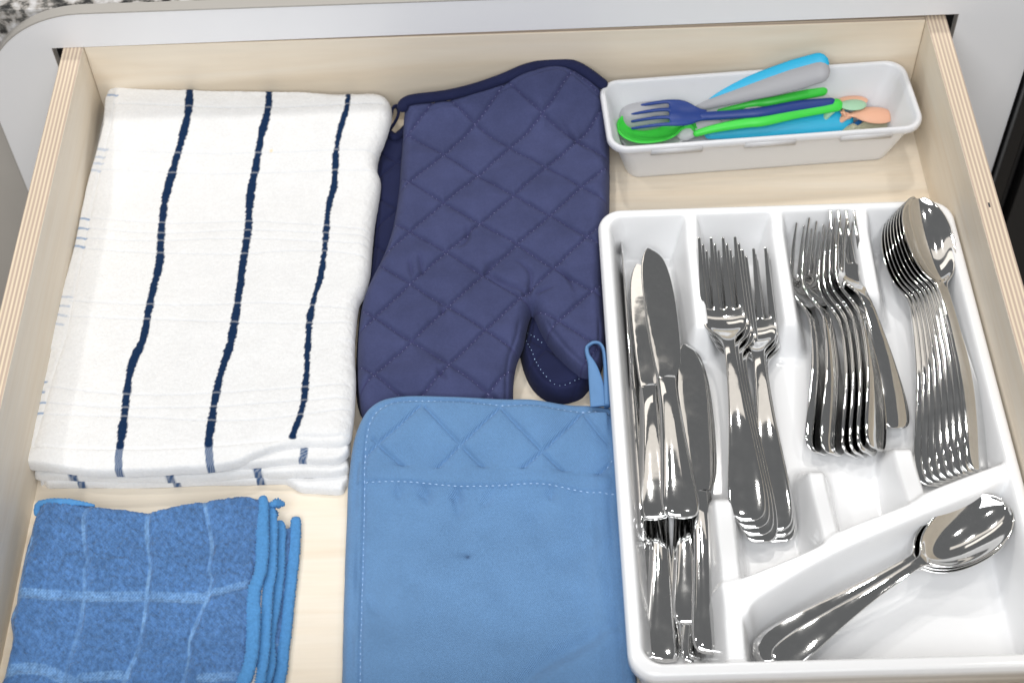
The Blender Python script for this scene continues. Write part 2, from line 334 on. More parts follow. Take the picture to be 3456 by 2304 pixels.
# ------------------------------------------------------------------ drawer of birch plywood (interior 620 x 535 mm, 83.5 mm deep)
H = 0.0835
dr = tag(empty('drawer', (0.31, -0.26, -0.012)), 'open birch plywood drawer pulled out of the pale grey cabinet', 'drawer')
def in_drawer(o): o.matrix_parent_inverse = Matrix.Translation(-dr.location); return o
in_drawer(box_obj('bottom_panel', (-0.0002, -0.5348, -0.010), (0.6202, -0.0002, 0), m_wood_x, dr, bev=0))
in_drawer(box_obj('side_panel', (-0.015, -0.535, -0.012), (0, 0.0125, H), m_wood_y, dr, topmat=m_ply_x))
in_drawer(box_obj('side_panel', (0.62, -0.535, -0.012), (0.635, 0.0125, H), m_wood_y, dr, topmat=m_ply_x))
in_drawer(box_obj('back_panel', (0.0002, 0.0, -0.012), (0.6198, 0.0120, H - 0.0006), m_wood_x, dr, topmat=m_ply_y))
for x_, y_, l_ in ((-0.0075, -0.342, 0.009), (0.6275, -0.184, 0.004)):
    in_drawer(box_obj('ply_void', (x_ - 0.0006, y_ - l_ / 2, H - 0.001), (x_ + 0.0006, y_ + l_ / 2, H + 0.00015), m_dark, dr, bev=0))
in_drawer(box_obj('front_panel', (-0.045, -0.5535, -0.03), (0.665, -0.5355, 0.10), m_panel, dr, bev=0.002))

# ------------------------------------------------------------------ cabinet behind the drawer
cab = tag(empty('cabinet', (0.31, 0.0, -0.6)), 'pale grey cabinet with a rounded corner and taupe edging behind the drawer', 'cabinet')
def in_cab(o): o.matrix_parent_inverse = Matrix.Translation(-cab.location); return o
arc = [(-0.083, -0.6)] + [(0.0075 - 0.0905 * math.cos(t), 0.025 + 0.0905 * math.sin(t)) for t in np.linspace(0, math.pi / 2, 40)] + [(0.703, 0.1178)]
def plate(name, outer, hole, y0, y1, mat, bev):
    cu = bpy.data.curves.new(name, 'CURVE'); cu.dimensions = '2D'; cu.fill_mode = 'BOTH'; cu.extrude = (y1 - y0) / 2 - bev; cu.bevel_depth = bev; cu.bevel_resolution = 2
    for pts in (outer, hole):
        s = cu.splines.new('POLY'); s.points.add(len(pts) - 1); s.use_cyclic_u = True
        for p, (x, z) in zip(s.points, pts): p.co = (x, z, 0, 1)
    o = bpy.data.objects.new(name, cu); COL.objects.link(o)
    me = bpy.data.meshes.new_from_object(o.evaluated_get(bpy.context.evaluated_depsgraph_get())); bpy.data.objects.remove(o)
    me.transform(Matrix(((1, 0, 0, 0), (0, 0, -1, (y0 + y1) / 2), (0, 1, 0, 0), (0, 0, 0, 1)))); me.materials.clear(); me.materials.append(mat); me.name = name
    return in_cab(link(name, me, cab))
hole = [(-0.0235, 0.0842), (0.643, 0.0890), (0.643, -0.03), (-0.0235, -0.03)]
plate('face_panel', arc + [(0.703, -0.6)], hole, -0.001, 0.008, m_panel, 0.0006)
bm = bmesh.new(); ao = [Vector((x, 0, z)) for x, z in arc]; prev = None
for i, p in enumerate(ao):
    t = (ao[min(i + 1, len(ao) - 1)] - ao[max(i - 1, 0)]).normalized(); nrm = Vector((-t.z, 0, t.x))
    ring = [bm.verts.new(p + nrm * k + Vector((0, y, 0))) for k, y in ((-0.0004, -0.0014), (0.0007, -0.0014), (0.0007, 0.0084), (-0.0004, 0.0084))]
    if prev:
        for k in range(4): bm.faces.new((prev[k], prev[(k + 1) % 4], ring[(k + 1) % 4], ring[k]))
    prev = ring
bmesh.ops.recalc_face_normals(bm, faces=bm.faces); me = bpy.data.meshes.new('edge_band'); bm.to_mesh(me); bm.free(); in_cab(link('edge_band', me, cab, m_band))
in_cab(box_obj('carcass_side', (-0.078, 0.0085, -0.6), (-0.060, 0.45, 0.072), m_panel, cab))
in_cab(box_obj('slide_housing', (-0.058, 0.02, -0.02), (-0.030, 0.45, 0.06), m_dark, cab))
in_cab(box_obj('slide_housing', (0.652, 0.02, -0.02), (0.676, 0.45, 0.06), m_dark, cab))
ct = tag(box_obj('countertop', (-0.7, 0.0095, 0.078), (1.4, 0.62, 0.112), m_granite, None, 0.002), 'speckled grey granite countertop above the cabinet', 'countertop')
bw = tag(box_obj('side_cabinet', (-0.62, 0.030, -0.6), (-0.079, 0.05, 0.0765), m_beige, None), 'beige laminate cabinet side to the left of the drawer', 'cabinet')
ap = tag(empty('appliance', (0.9, 0.0, -0.6)), 'black appliance front beside the pale grey cabinet', 'appliance')
for nm, lo, hi, mt in (('body', (0.7055, 0.012, -0.6), (1.2, 0.45, 0.075), m_black2), ('frame', (0.7055, -0.010, -0.6), (0.7165, 0.0115, 0.075), m_black), ('trim', (0.7185, -0.004, -0.6), (0.7225, 0.0115, 0.075), m_black2), ('door', (0.7245, -0.014, -0.6), (1.2, 0.0115, 0.072), m_black2)):
    o = box_obj(nm, lo, hi, mt, ap, 0.0015); o.matrix_parent_inverse = Matrix.Translation(-ap.location)
fl = tag(box_obj('room_floor', (-2.5, -3, -0.66), (3, 0.6, -0.60), m_floor, None, 0), kind='structure')

# ------------------------------------------------------------------ cutlery tray
tray = tag(empty('cutlery_tray', (0.496, -0.316, 0.0005)), 'glossy white plastic cutlery tray full of steel cutlery', 'cutlery tray')
def in_tray(o): o.matrix_parent_inverse = Matrix.Translation(-tray.location); return o
X0, X1, Y0, Y1, ZT, ZF = 372.5, 619.0, -493.0, -139.0, 42.0, 2.5
def rrect(X, Y, x0, x1, y0, y1, r):
    qx = np.abs(X - (x0 + x1) / 2) - (x1 - x0) / 2 + r; qy = np.abs(Y - (y0 + y1) / 2) - (y1 - y0) / 2 + r
    return -(np.hypot(np.maximum(qx, 0), np.maximum(qy, 0)) + np.minimum(np.maximum(qx, qy), 0) - r)
diag = np.array(catmull([(430, -434), (441.1, -431.5), (487.2, -412.6), (504.4, -401.2), (547.0, -384.4), (560, -376.5), (585, -366.5), (608, -358), (625, -351)], False, 4).tolist()
                + catmull([(625, -366), (605, -370), (591.9, -376.5), (544.0, -395.8), (497.2, -416.4), (462, -436), (447, -446.0), (441, -455), (432, -458)], False, 4).tolist())
def ridge_h(Y, yb, yf):
    h = np.where(Y > -150, 41, 41 - 6 * sst((-150 - Y) / 12) - 5 * np.clip((-162 - Y) / 70, 0, 1))
    h = 2.5 + (h - 2.5) * sst((Y - (yb - 22)) / 22)
    f = 2.5 + 25.5 * sst((yf + 14 - Y) / 20) + 12 * sst((yf - 4 - Y) / 62)
    return np.maximum(h, f)
RIDGES = [(437.2, 438.3, 433.5, 3.6, 4.6, -232, -366), (496.8, 497.8, 498, 3.6, 4.0, -232, -348), (555.2, 553.8, 553, 4.0, 5.0, -212, -333)]
TAP = 10.5
def tray_fields(X, Y):
    D1 = rrect(X, Y, X0 + 7.5, X1 - 7.5, Y0 + 8.5, Y1 - 7, 13)
    ramp = lambda t: np.where(t < 0, 0, np.where(t > 1, 1, t * t * (3 - 2 * t) * 0.6 + 0.4 * t))
    wall = ZF + (ZT - ZF) * ramp((TAP + 1 - D1) / (TAP + 1)); hs = [wall]; lab = []
    ydg = np.interp(X, [430, 441, 487, 504, 547, 592, 625], [-444, -441, -414, -409, -390, -372, -358])
    for ri, (xa, xb, xc, wb, wf, yb, yf) in enumerate(RIDGES):
        cx = np.interp(-Y, [140, 369, 478], [xa, xb, xc]); wt = np.interp(-Y, [250, 370], [wb, wf]); dx = np.abs(X - cx)
        hh = ridge_h(Y, yb, yf)
        if ri: hh = np.where(Y < ydg, ZF, hh)
        t = ramp((wt + TAP - dx) / TAP); hs.append(ZF + (hh - ZF) * t); lab.append((dx < wt + TAP) & (hh > 4))
    dd = sdf(X, Y, diag); hs.append(ZF + (40.5 - ZF) * ramp((TAP + dd) / TAP))
    k = 1.9; A = np.stack(hs); mx = A.max(0); Z = mx + np.log(np.exp((A - mx) / k).sum(0)) * k - math.log(1.0) * k
    Z = np.minimum(Z, ZT) - 0.6 * np.exp(-((Z - ZT) / 1.2) ** 2) * (D1 > 0)
    return D1, Z, lab, dd
g = 1.0; X, Y = np.meshgrid(np.arange(X0, X1 + 0.01, g), np.arange(Y0, Y1 + 0.01, g), indexing='ij')
DO = rrect(X, Y, X0, X1, Y0, Y1, 17); gx, gy = np.gradient(DO, g); ok = DO > -1.2
cell = ok[:-1, :-1] & ok[1:, :-1] & ok[:-1, 1:] & ok[1:, 1:]
neg = DO < 0; X = np.where(neg, X - DO * gx, X); Y = np.where(neg, Y - DO * gy, Y); DO = np.maximum(DO, 0)
D1, Z, lab, dd = tray_fields(X, Y)
Z = np.where(DO < 3.5, Z - 3.5 + np.sqrt(np.clip(3.5 ** 2 - (3.5 - DO) ** 2, 0, None)), Z)
I, J = np.nonzero(cell); ny = X.shape[1]; a = I * ny + J; F = np.stack([a, a + ny, a + ny + 1, a + 1], 1)
V = np.stack([X, Y, Z], -1).reshape(-1, 3) * MM
fl_ = lambda m: m.ravel()[F].mean(1) > 0.5
lb = np.zeros(len(F), int); lb[fl_(D1 < 0)] = 1; inn = ~fl_(D1 < 3)
for i, l in enumerate(lab): lb[fl_(l & (Y > -300)) & inn] = 2 + i; lb[fl_(l & (Y <= -300)) & inn] = 6 + i
lb[fl_(dd > -TAP) & inn] = 5
V = V - 0
for nm, me in sub_parts(V, F, lb, {0: ('basin', m_plastic), 1: ('rim', m_plastic), 2: ('divider', m_plastic), 3: ('divider', m_plastic), 4: ('divider', m_plastic), 5: ('diagonal_divider', m_plastic), 6: ('divider', m_plastic), 7: ('divider', m_plastic), 8: ('divider', m_plastic)}):
    in_tray(link(nm, me, tray))
def rr_ring(x0, x1, y0, y1, r, z, n=8):
    out = []
    for cx, cy, t0 in ((x1 - r, y1 - r, 0), (x0 + r, y1 - r, 90), (x0 + r, y0 + r, 180), (x1 - r, y0 + r, 270)):
        for t in np.radians(np.linspace(t0, t0 + 90, n)): out.append((cx + r * math.cos(t), cy + r * math.sin(t), z))
    return out
rings = [rr_ring(X0 + e, X1 - e, Y0 + e, Y1 - e, max(17 - e, 5), z) for e, z in ((0.0, 38.6), (-0.15, 37.5), (-0.15, 33.2), (0.3, 32.8), (2.6, 32.8), (3.2, 32.2), (5.5, 18), (8.5, 2.2), (10, 0.8), (11, 0.6))]
me = loft_rings(np.array(rings) * MM, cap='end'); me.name = 'outer_wall'; in_tray(link('outer_wall', me, tray, m_plastic))

# ------------------------------------------------------------------ steel cutlery: one model of each kind, cut into parts
def solid_sheet(P, T, mask, lev=2):
    P = np.asarray(P, float); nr, nc = P.shape[:2]
    du = np.gradient(P, axis=0); dv = np.gradient(P, axis=1); n = np.cross(du, dv); n /= np.maximum(np.linalg.norm(n, axis=2, keepdims=True), 1e-9)
    top = P + n * T[..., None] / 2; bot = P - n * T[..., None] / 2; off = nr * nc; idx = lambda i, j: i * nc + j
    F = []; edges = {}
    for i in range(nr - 1):
        for j in range(nc - 1):
            if not mask[i, j]: continue
            q = (idx(i, j), idx(i + 1, j), idx(i + 1, j + 1), idx(i, j + 1)); F.append(q); F.append(tuple(off + k for k in reversed(q)))
            for k in range(4):
                e = (q[k], q[(k + 1) % 4]); r = (e[1], e[0])
                if r in edges: del edges[r]
                else: edges[e] = 1
    for a, b in edges: F.append((b, a, a + off, b + off))
    F = np.array(F); V = np.concatenate([top.reshape(-1, 3), bot.reshape(-1, 3)]); u, inv = np.unique(F, return_inverse=True)
    me = mesh_np('sheet', V[u] * MM, inv.reshape(F.shape)); o = bpy.data.objects.new('sheet', me); COL.objects.link(o)
    s = o.modifiers.new('s', 'SUBSURF'); s.levels = lev; s.render_levels = lev
    me2 = bpy.data.meshes.new_from_object(o.evaluated_get(bpy.context.evaluated_depsgraph_get())); bpy.data.objects.remove(o)
    V = np.empty(len(me2.vertices) * 3); me2.vertices.foreach_get('co', V); F = np.empty(len(me2.loops), np.int32); me2.loops.foreach_get('vertex_index', F)
    return V.reshape(-1, 3), F.reshape(-1, 4)
ip = lambda s, k, v: np.interp(s, k, v)
def smooth_ip(s, k, v):
    c = catmull(np.stack([k, v], 1), False, 8); return np.interp(s, c[:, 0], c[:, 1])
def make_fork(L, head, wid):
    r = L - head; s = np.array([0, 0.8, 2.5, 6, 12, 20, 30, 42, 56, 70, 84, 98, r - 26, r - 18, r - 10, r - 4, r, r + 4, r + 9, r + 14, r + 17, r + 19, r + 21] + list(np.linspace(r + 25, L - 3, 7)) + [L - 1, L])
    s = s * 1.0; hw = smooth_ip(s, [0, 0.8, 2.5, 6, 12, 24, 45, 75, 100, r - 14, r - 6, r, r + 5, r + 11, r + 18, L], [3.6, 6.2, 8.8, 10.4, 11.0, 10.5, 8.1, 5.3, 3.9, 3.5, 4.6, wid * 0.62, wid * 0.88, wid * 0.98, wid, wid * 0.97])
    z = smooth_ip(s, [0, 10, 30, 60, 95, r - 14, r - 4, r + 4, r + 12, r + 22, (r + 22 + L) / 2, L], [2.5, 4.2, 7.6, 10.2, 8.6, 6.8, 4.0, 1.4, 0.2, 0.9, 4.2, 9.8])
    edge = np.array([0, 4.3, 6.77, 11.07, 13.53, 17.83, 20.3, 24.6]) - 12.3; edge /= 12.3
    P = np.zeros((len(s), 8, 3)); T = np.zeros((len(s), 8)); rt = r + 21
    for i, x in enumerate(s):
        e = edge.copy()
        if x > rt:
            k = (x - rt) / (L - rt); sh = 1 - 0.58 * k ** 1.3
            for t in range(4):
                c = (e[2 * t] + e[2 * t + 1]) / 2; h = (e[2 * t + 1] - e[2 * t]) / 2 * sh; e[2 * t] = c - h; e[2 * t + 1] = c + h
        crown = 1.2 * (hw[i] / 10) * (1 - edge ** 2) if x < r - 8 else -1.3 * sst((x - r + 8) / 14) * sst((rt + 15 - x) / 26) * (1 - edge ** 2)
        P[i, :, 0] = x; P[i, :, 1] = e * hw[i]; P[i, :, 2] = z[i] + crown
        T[i] = ip(x, [0, 8, 60, r - 14, r + 8, L - 8, L], [1.9, 2.0, 2.5, 3.2, 2.0, 1.5, 0.9])
    mask = np.ones((len(s) - 1, 7), bool); q = s[:-1] >= rt - 0.01
    for j in (1, 3, 5): mask[q, j] = False
    V, F = solid_sheet(P, T, mask); c = V[F].mean(1) / MM
    lb = np.where(c[:, 0] < r - 12, 0, np.where(c[:, 0] < rt + 1.0, 1, 2)); t = np.clip(np.floor((c[:, 1] / wid + 1) / 2 * 4), 0, 3).astype(int); lb = np.where(lb == 2, 2 + t, lb)
    return sub_parts(V, F, lb, {0: ('handle', m_steel), 1: ('head', m_steel), 2: ('tine', m_steel), 3: ('tine', m_steel), 4: ('tine', m_steel), 5: ('tine', m_steel)}), L
def make_spoon(L, bl, bw, depth, mats=None, thick=1.4, hmax=10.8):
    r = L - bl; t = np.array([0, .03, .08, .15, .25, .36, .48, .6, .71, .81, .89, .945, .98, 1.0])
    s = np.concatenate([[0, 0.8, 2.5, 6, 12, 20, 30, 42, 56, 70, 84, 98][:12] * np.array([1.0] * 12) * (r / 130 if r < 120 else 1), [r - 18, r - 9, r - 3], r + 1 + t * (bl - 1)])
    f = r / 130 if r < 120 else 1; hk = np.array([0, 0.8, 2.5, 6, 12, 24, 45, 75, 100]) * f; hv = np.array([3.2, 5.5, 7.8, 9.3, 9.9, 9.4, 7.2, 4.6, 3.4]) / 9.9 * hmax
    prof = lambda u: np.sqrt(np.clip(1 - np.abs((u - 0.56) / np.where(u < 0.56, 0.60, 0.45)) ** 2.15, 0, 1))
    hw = np.where(s <= r - 3, smooth_ip(s, list(hk) + [r - 9, r - 2], list(hv) + [0.33 * hmax, 0.40 * hmax]), np.maximum(bw * prof((s - r - 1) / (bl - 1)), 0.13 * bw))
    hw[-1] = bw * 0.18; hw[-2] = max(hw[-2], bw * 0.36)
    z = smooth_ip(s, [0, 10 * f, 30 * f, 60 * f, 95 * f, r - 16, r - 4, r + bl * .15, r + bl * .5, L], [2.5, 4.2, 7.6, 10.2, 9.6, 8.8, 8.4, 8.6, 9.4, 9.2])
    ev = np.linspace(-1, 1, 9); P = np.zeros((len(s), 9, 3)); T = np.zeros((len(s), 9))
    for i, x in enumerate(s):
        u = (x - r + 6) / (bl + 4); bd = depth * np.clip(1 - ((u - 0.55) / 0.52) ** 2, 0, 1) ** 0.75 if u > 0 else 0
        crown = 1.1 * (hw[i] / 10) * (1 - ev ** 2) * sst((r - 4 - x) / 16)
        P[i, :, 0] = x; P[i, :, 1] = ev * hw[i]; P[i, :, 2] = z[i] + crown - bd * (1 - np.abs(ev) ** 2.2)
        T[i] = ip(x, [0, 8 * f, 60 * f, r - 12, r + 8, L], [1.9, 2.1, 2.6, 3.2, thick, thick])
    V, F = solid_sheet(P, T, np.ones((len(s) - 1, 8), bool)); c = V[F].mean(1) / MM
    a, b = mats or (m_steel, m_steel)
    return sub_parts(V, F, (c[:, 0] > r - 6).astype(int), {0: ('handle', a), 1: ('bowl', b)}), L
def make_knife():
    x = np.array([0, 0.7, 2, 5, 10, 20, 35, 55, 75, 90, 99, 108]); a = [3.0, 6.5, 9.4, 11.2, 12.0, 11.6, 10.4, 8.9, 7.6, 6.9, 6.7, 6.2]; b = [0.9, 1.7, 2.4, 3.0, 3.4, 3.8, 4.1, 4.2, 3.9, 3.3, 2.3, 0.9]
    th = np.linspace(0, 2 * np.pi, 24, endpoint=False); cs = np.sign(np.cos(th)) * np.abs(np.cos(th)) ** 0.8; sn = np.sign(np.sin(th)) * np.abs(np.sin(th)) ** 1.0
    xs = np.unique(np.r_[x, np.linspace(10, 106, 26)])
    R = [[(q, smooth_ip(q, x, a) * c, smooth_ip(q, x, b) * s_) for c, s_ in zip(cs, sn)] for q in xs]
    hm = loft_rings(np.array(R) * MM); hm.name = 'handle'; hm.materials.append(m_steel)
    s = np.array([103, 107, 111, 118, 130, 145, 160, 175, 188, 198, 206, 211, 215, 217.3, 218.2])
    lo = smooth_ip(s, [103, 108, 114, 124, 150, 180, 200, 210, 215, 218.2], [-5.6, -6.4, -9.4, -11.4, -12.4, -11.8, -9.4, -6.4, -3.0, 2.2]); up = smooth_ip(s, [103, 110, 130, 165, 190, 205, 213, 218.2], [5.6, 6.3, 8.2, 10.2, 10.4, 9.4, 7.4, 4.0])
    v = np.linspace(0, 1, 6); P = np.zeros((len(s), 6, 3)); T = np.zeros((len(s), 6))
    for i, q in enumerate(s): P[i, :, 0] = q; P[i, :, 1] = lo[i] + (up[i] - lo[i]) * v; T[i] = ip(v, [0, 0.25, 1], [0.5, 1.3, 2.0]) * ip(q, [103, 112, 218], [1.5, 1.0, 0.7])
    V, F = solid_sheet(P, T, np.ones((len(s) - 1, 5), bool)); bmh = mesh_np('blade', V, F); bmh.materials.append(m_steel)
    return [('handle', hm), ('blade', bmh)], 218.2
def place(name, model, butt, tip, roll, label, cat, group=None, drop=0.0):
    parts, L = model; a = Vector(butt) * MM; b = Vector(tip) * MM; x = (b - a); k = x.length / (L * MM); x.normalize()
    z = (Vector((0, 0, 1)) - x * x.z).normalized(); y = z.cross(x)
    Mx = Matrix((x, y, z)).transposed() @ Matrix.Rotation(math.radians(roll), 3, 'X')
    o = empty(name); o.matrix_world = Matrix.Translation(a) @ (Mx @ Matrix.Scale(k, 3)).to_4x4(); tag(o, label, cat, group)
    for nm, me in parts: link(nm, me, o)
    return o
FORK = make_fork(205, 72, 14.6); SFORK = make_fork(178, 62, 12.2); SPOON = make_spoon(200, 71, 22.5, 10.5); DESSERT = make_spoon(200, 66, 17.8, 9.5); KNIFE = make_knife()

KN = 'table knives in the knife compartment'
kn = [
 ([(395.8,-380.4,24.0),(402.6,-171.3,20.0)], -7, 'table knife lying top left, blade smeared and half shaded'),
 ([(411.9,-381.2,26.0),(410.1,-163.7,27.0)], 7, 'table knife lying on top with its plain blade pointing furthest back'),
 ([(423.6,-468.3,18.0),(429.3,-241.7,18.0)], 9, 'table knife with dark blade along the divider, handle nearest the front'),
 ([(394.4,-467.8,9.0),(406.1,-265.3,7.0)], 9, 'lower table knife with pale flat handle at the front left'),
 ([(411.6,-444.6,10.0),(423.5,-237.5,8.0)], -8, 'lower table knife whose handle shows between two other handles'),
 ([(415.3,-470.0,5.5),(428.1,-271.9,5.0)], 18, 'lowest table knife, handle end peeping out under the divider knife'),
 ([(388.1,-387.5,13.0),(389.6,-150.9,17.0)], 86, 'table knife standing on its edge against the left tray wall'),
 ([(391.4,-420.5,5.0),(400.7,-219.4,5.0)], 0, 'short glimpsed table knife under the pale handle at the left'),
]
for (p, roll, lab) in kn: place('table_knife', KNIFE, p[0], p[1], roll, lab, 'knife', KN)
GF = 'dinner forks nested in the fork compartment'
def nest(name, model, butt, tip, roll, n, step, labels, cat, group, dbutt=None):
    for i in range(n):
        d = np.array(step) * i; b = np.array(butt) + (np.array(dbutt) * i if dbutt is not None else d); t = np.array(tip) + d
        place(name, model, b, t, roll, labels[i] if isinstance(labels, (list, tuple)) else labels, cat, group)
q = [(452.7,-383.2,22.0),(453.4,-167.3,31.0)]
nest('dinner_fork', FORK, q[0], q[1], 0, 4, (2.4, -3.6, -2.7), ['top dinner fork of the left stack, tines spread clear', 'second dinner fork of the left stack, just under the top one', 'third dinner fork down in the left stack', 'bottom dinner fork of the left stack'], 'fork', GF)
q = [(470.5,-385.3,13.0),(475.9,-170.8,22.0)]
nest('dinner_fork', FORK, q[0], q[1], -6, 3, (1.2, -2.6, -3.0), ['top dinner fork of the right stack beside the divider', 'middle dinner fork of the right stack beside the divider', 'bottom dinner fork of the right stack beside the divider'], 'fork', GF)
GS = 'small forks leaning together in their compartment'
sf = [(502.9,-328.2,10.0),(514.7,-150.5,22.0),(511.0,-331.1,13.0),(522.4,-149.4,25.0),(523.1,-331.5,11.0),(530.6,-156.7,25.0),(527.4,-333.0,14.0),(533.4,-155.4,28.0),(531.8,-333.8,17.0),(536.6,-155.4,31.0),(537.0,-332.6,20.0),(540.2,-154.1,33.0),(556.2,-313.3,14.0),(539.3,-148.6,36.0)]
place('small_fork', SFORK, sf[0], sf[1], 30, 'leftmost small fork, leaning on edge against the left divider', 'fork', GS)
place('small_fork', SFORK, sf[2], sf[3], 34, 'second small fork from the left, leaning on the first', 'fork', GS)
for i, lb_ in enumerate(['lowest small fork of the nested bundle in the middle', 'second small fork up in the nested bundle', 'third small fork up in the nested bundle', 'uppermost small fork of the nested bundle']):
    place('small_fork', SFORK, sf[4 + 2 * i], sf[5 + 2 * i], 42, lb_, 'fork', GS)
place('small_fork', SFORK, sf[12], sf[13], 14, 'small fork lying loose on top, handle splayed out to the right', 'fork', GS)
GP = 'dessert spoons nested in the right compartment'
sp = [(602.9,-351.2,18.0),(592.4,-144.0,42.0),(572.8,-352.9,6.0),(587.7,-138.5,19.0)]
n = 8
for i in range(n):
    f = i / (n - 1); b = np.array(sp[2]) * (1 - f) + np.array(sp[0]) * f; t = np.array(sp[3]) * (1 - f) + np.array(sp[1]) * f
    place('dessert_spoon', DESSERT, b, t, 8 + 5 * f, ['lowest dessert spoon, at the left of the nested row', 'second dessert spoon from the bottom of the nested row', 'third dessert spoon from the bottom of the nested row', 'fourth dessert spoon from the bottom of the nested row', 'fourth dessert spoon from the top of the nested row', 'third dessert spoon from the top of the nested row', 'second dessert spoon from the top, under the open bowl', 'top dessert spoon with its whole bowl open to view'][i], 'spoon', GP)
GB = 'serving spoons stacked in the slanted compartment'
bs = [(448.7,-468.4,15.0),(607.1,-382.7,27.0),(458.6,-475.6,18.0),(606.7,-383.9,30.0)]
for i in range(4):
    d = np.array((-0.1 * i, -0.5 * i, -2.5 * i)); b = np.array(bs[2] if i == 0 else bs[0]) + d + (0 if i == 0 else np.array((0, 0, 3.0))); t = np.array(bs[3]) + d
    place('serving_spoon', SPOON, b, t, 0, ['top serving spoon in the slanted compartment, bowl mirroring the ceiling', 'second serving spoon down, its handle swung aside from the top one', 'third serving spoon down in the slanted stack', 'bottom serving spoon of the slanted stack'][i], 'spoon', GB)

# ------------------------------------------------------------------ milky plastic box with children's cutlery
bx = tag(empty('plastic_box', (0.4965, -0.0442, 0.0005)), "milky white plastic box holding children's cutlery", 'box'); bx.rotation_euler[2] = math.radians(3.3)
def ring(hx, hy, r, z): return rr_ring(-hx, hx, -hy, hy, r, z)
BT = 47.0
rg = [ring(97, 20, 9, 0), ring(98.5, 21.5, 10, 0.6), ring(99.5, 22.2, 10, 3), ring(109.5, 32.6, 12, BT - 8), ring(109.8, 32.8, 12, BT - 7), ring(114.6, 36.2, 15, BT - 6), ring(115.2, 36.8, 15, BT - 4.8), ring(115.2, 36.8, 15, BT - 1.6), ring(114, 35.8, 14, BT - 0.2), ring(113.2, 35.0, 13, BT), ring(111.8, 33.6, 12, BT - 0.4), ring(110.8, 32.8, 12, BT - 2), ring(98.6, 20.8, 9, 3.2), ring(97, 19.2, 8, 1.8), ring(94, 16, 7, 1.5)]
me = loft_rings(np.array(rg) * MM); me.name = 'shell'; link('shell', me, bx, m_box)
for cx in (-66, 2, 72):
    bm = bmesh.new(); box(bm, (cx - 19, -36.9, BT - 9.0), (cx + 19, -33.0, BT - 2.4)); bmesh.ops.bevel(bm, geom=bm.edges[:], offset=0.5, segments=2, affect='EDGES')
    bmesh.ops.scale(bm, vec=(MM,) * 3, verts=bm.verts); me = bpy.data.meshes.new('clip_ledge'); bm.to_mesh(me); bm.free(); me.polygons.foreach_set('use_smooth', [True] * len(me.polygons)); link('clip_ledge', me, bx, m_box)
fr = [(-88, 0, 0), (-88, 0, 22), (84, 0, 22), (84, 0, 0)]
pts = [(x, 24.4 + (z + 12) * 0.235, z + 12) for x, _, z in fr]
for a, b in zip(pts[:-1], pts[1:]): tube('raised_line', [a, tuple((np.array(a) + b) / 2), b], 0.6, 0.6, m_box, bx, seg=6)

KG = "children's cutlery in the plastic box"
def kid(name, label, cat, parts):
    r = None
    for nm, pts, a, b, mt, pw, up in parts:
        if r is None: r = tag(empty(name, tuple(np.array(pts[0]) * MM)), label, cat, KG)
        o = tube(nm, pts, a, b, mt, r, up=up, power=pw, sub=6, seg=16); o.matrix_parent_inverse = Matrix.Translation(-r.location)
    return r
def bowl(butt, tip, roll, mat, r, bl, bw, depth):
    o = make_spoon(bl + 12, bl, bw, depth, (mat, mat), 1.8, 4.0)
    parts, L = o; a = Vector(butt) * MM; b = Vector(tip) * MM; x = (b - a); k = x.length / (L * MM); x.normalize()
    z = (Vector((0, 0, 1)) - x * x.z).normalized(); y = z.cross(x); Mx = Matrix((x, y, z)).transposed() @ Matrix.Rotation(math.radians(roll), 3, 'X')
    W = Matrix.Translation(a) @ (Mx @ Matrix.Scale(k, 3)).to_4x4() @ Matrix.Translation((0, 0, -8.8 * MM))
    for nm, me in parts:
        c = link('bowl' if nm == 'bowl' else 'neck', me, r); c.matrix_parent_inverse = Matrix.Translation(-r.location); c.matrix_basis = W
up_cam = (0, -0.55, 0.83)
# grey spoon with a sky blue back, handle resting over the far rim
h = [(456.1,-19.6,22.0)] + [(542.2,-20.5,55.0)]
h = [tuple(np.array(h[0]) * (1 - t) + np.array(h[1]) * t) for t in (0, 0.25, 0.5, 0.75, 1)]
s1 = kid('child_spoon', 'grey child spoon with a sky blue back, handle rising over the far rim', 'spoon', [('handle', h, [3.2, 4.8, 6.4, 8.0, 9.0, 8.6], [2.4, 2.8, 3.0, 3.0, 3.0], k_grey, 2.3, (0.15, -0.62, 0.77))])
h2 = [(x - 0.3, y + 4.2, z + 3.6) for x, y, z in h]
o = tube('handle_back', h2, [2.8, 4.4, 6.0, 7.6, 8.6, 8.2], [2.0, 2.3, 2.4, 2.4, 2.4], k_blue, s1, up=(0.15, -0.62, 0.77), power=2.3, sub=6, seg=16); o.matrix_parent_inverse = Matrix.Translation(-s1.location)
q = [(450.3,-16.2,19.0),(394.8,-23.4,22.0)]
bowl(q[0], q[1], 140, k_grey, s1, 44, 15, 8)
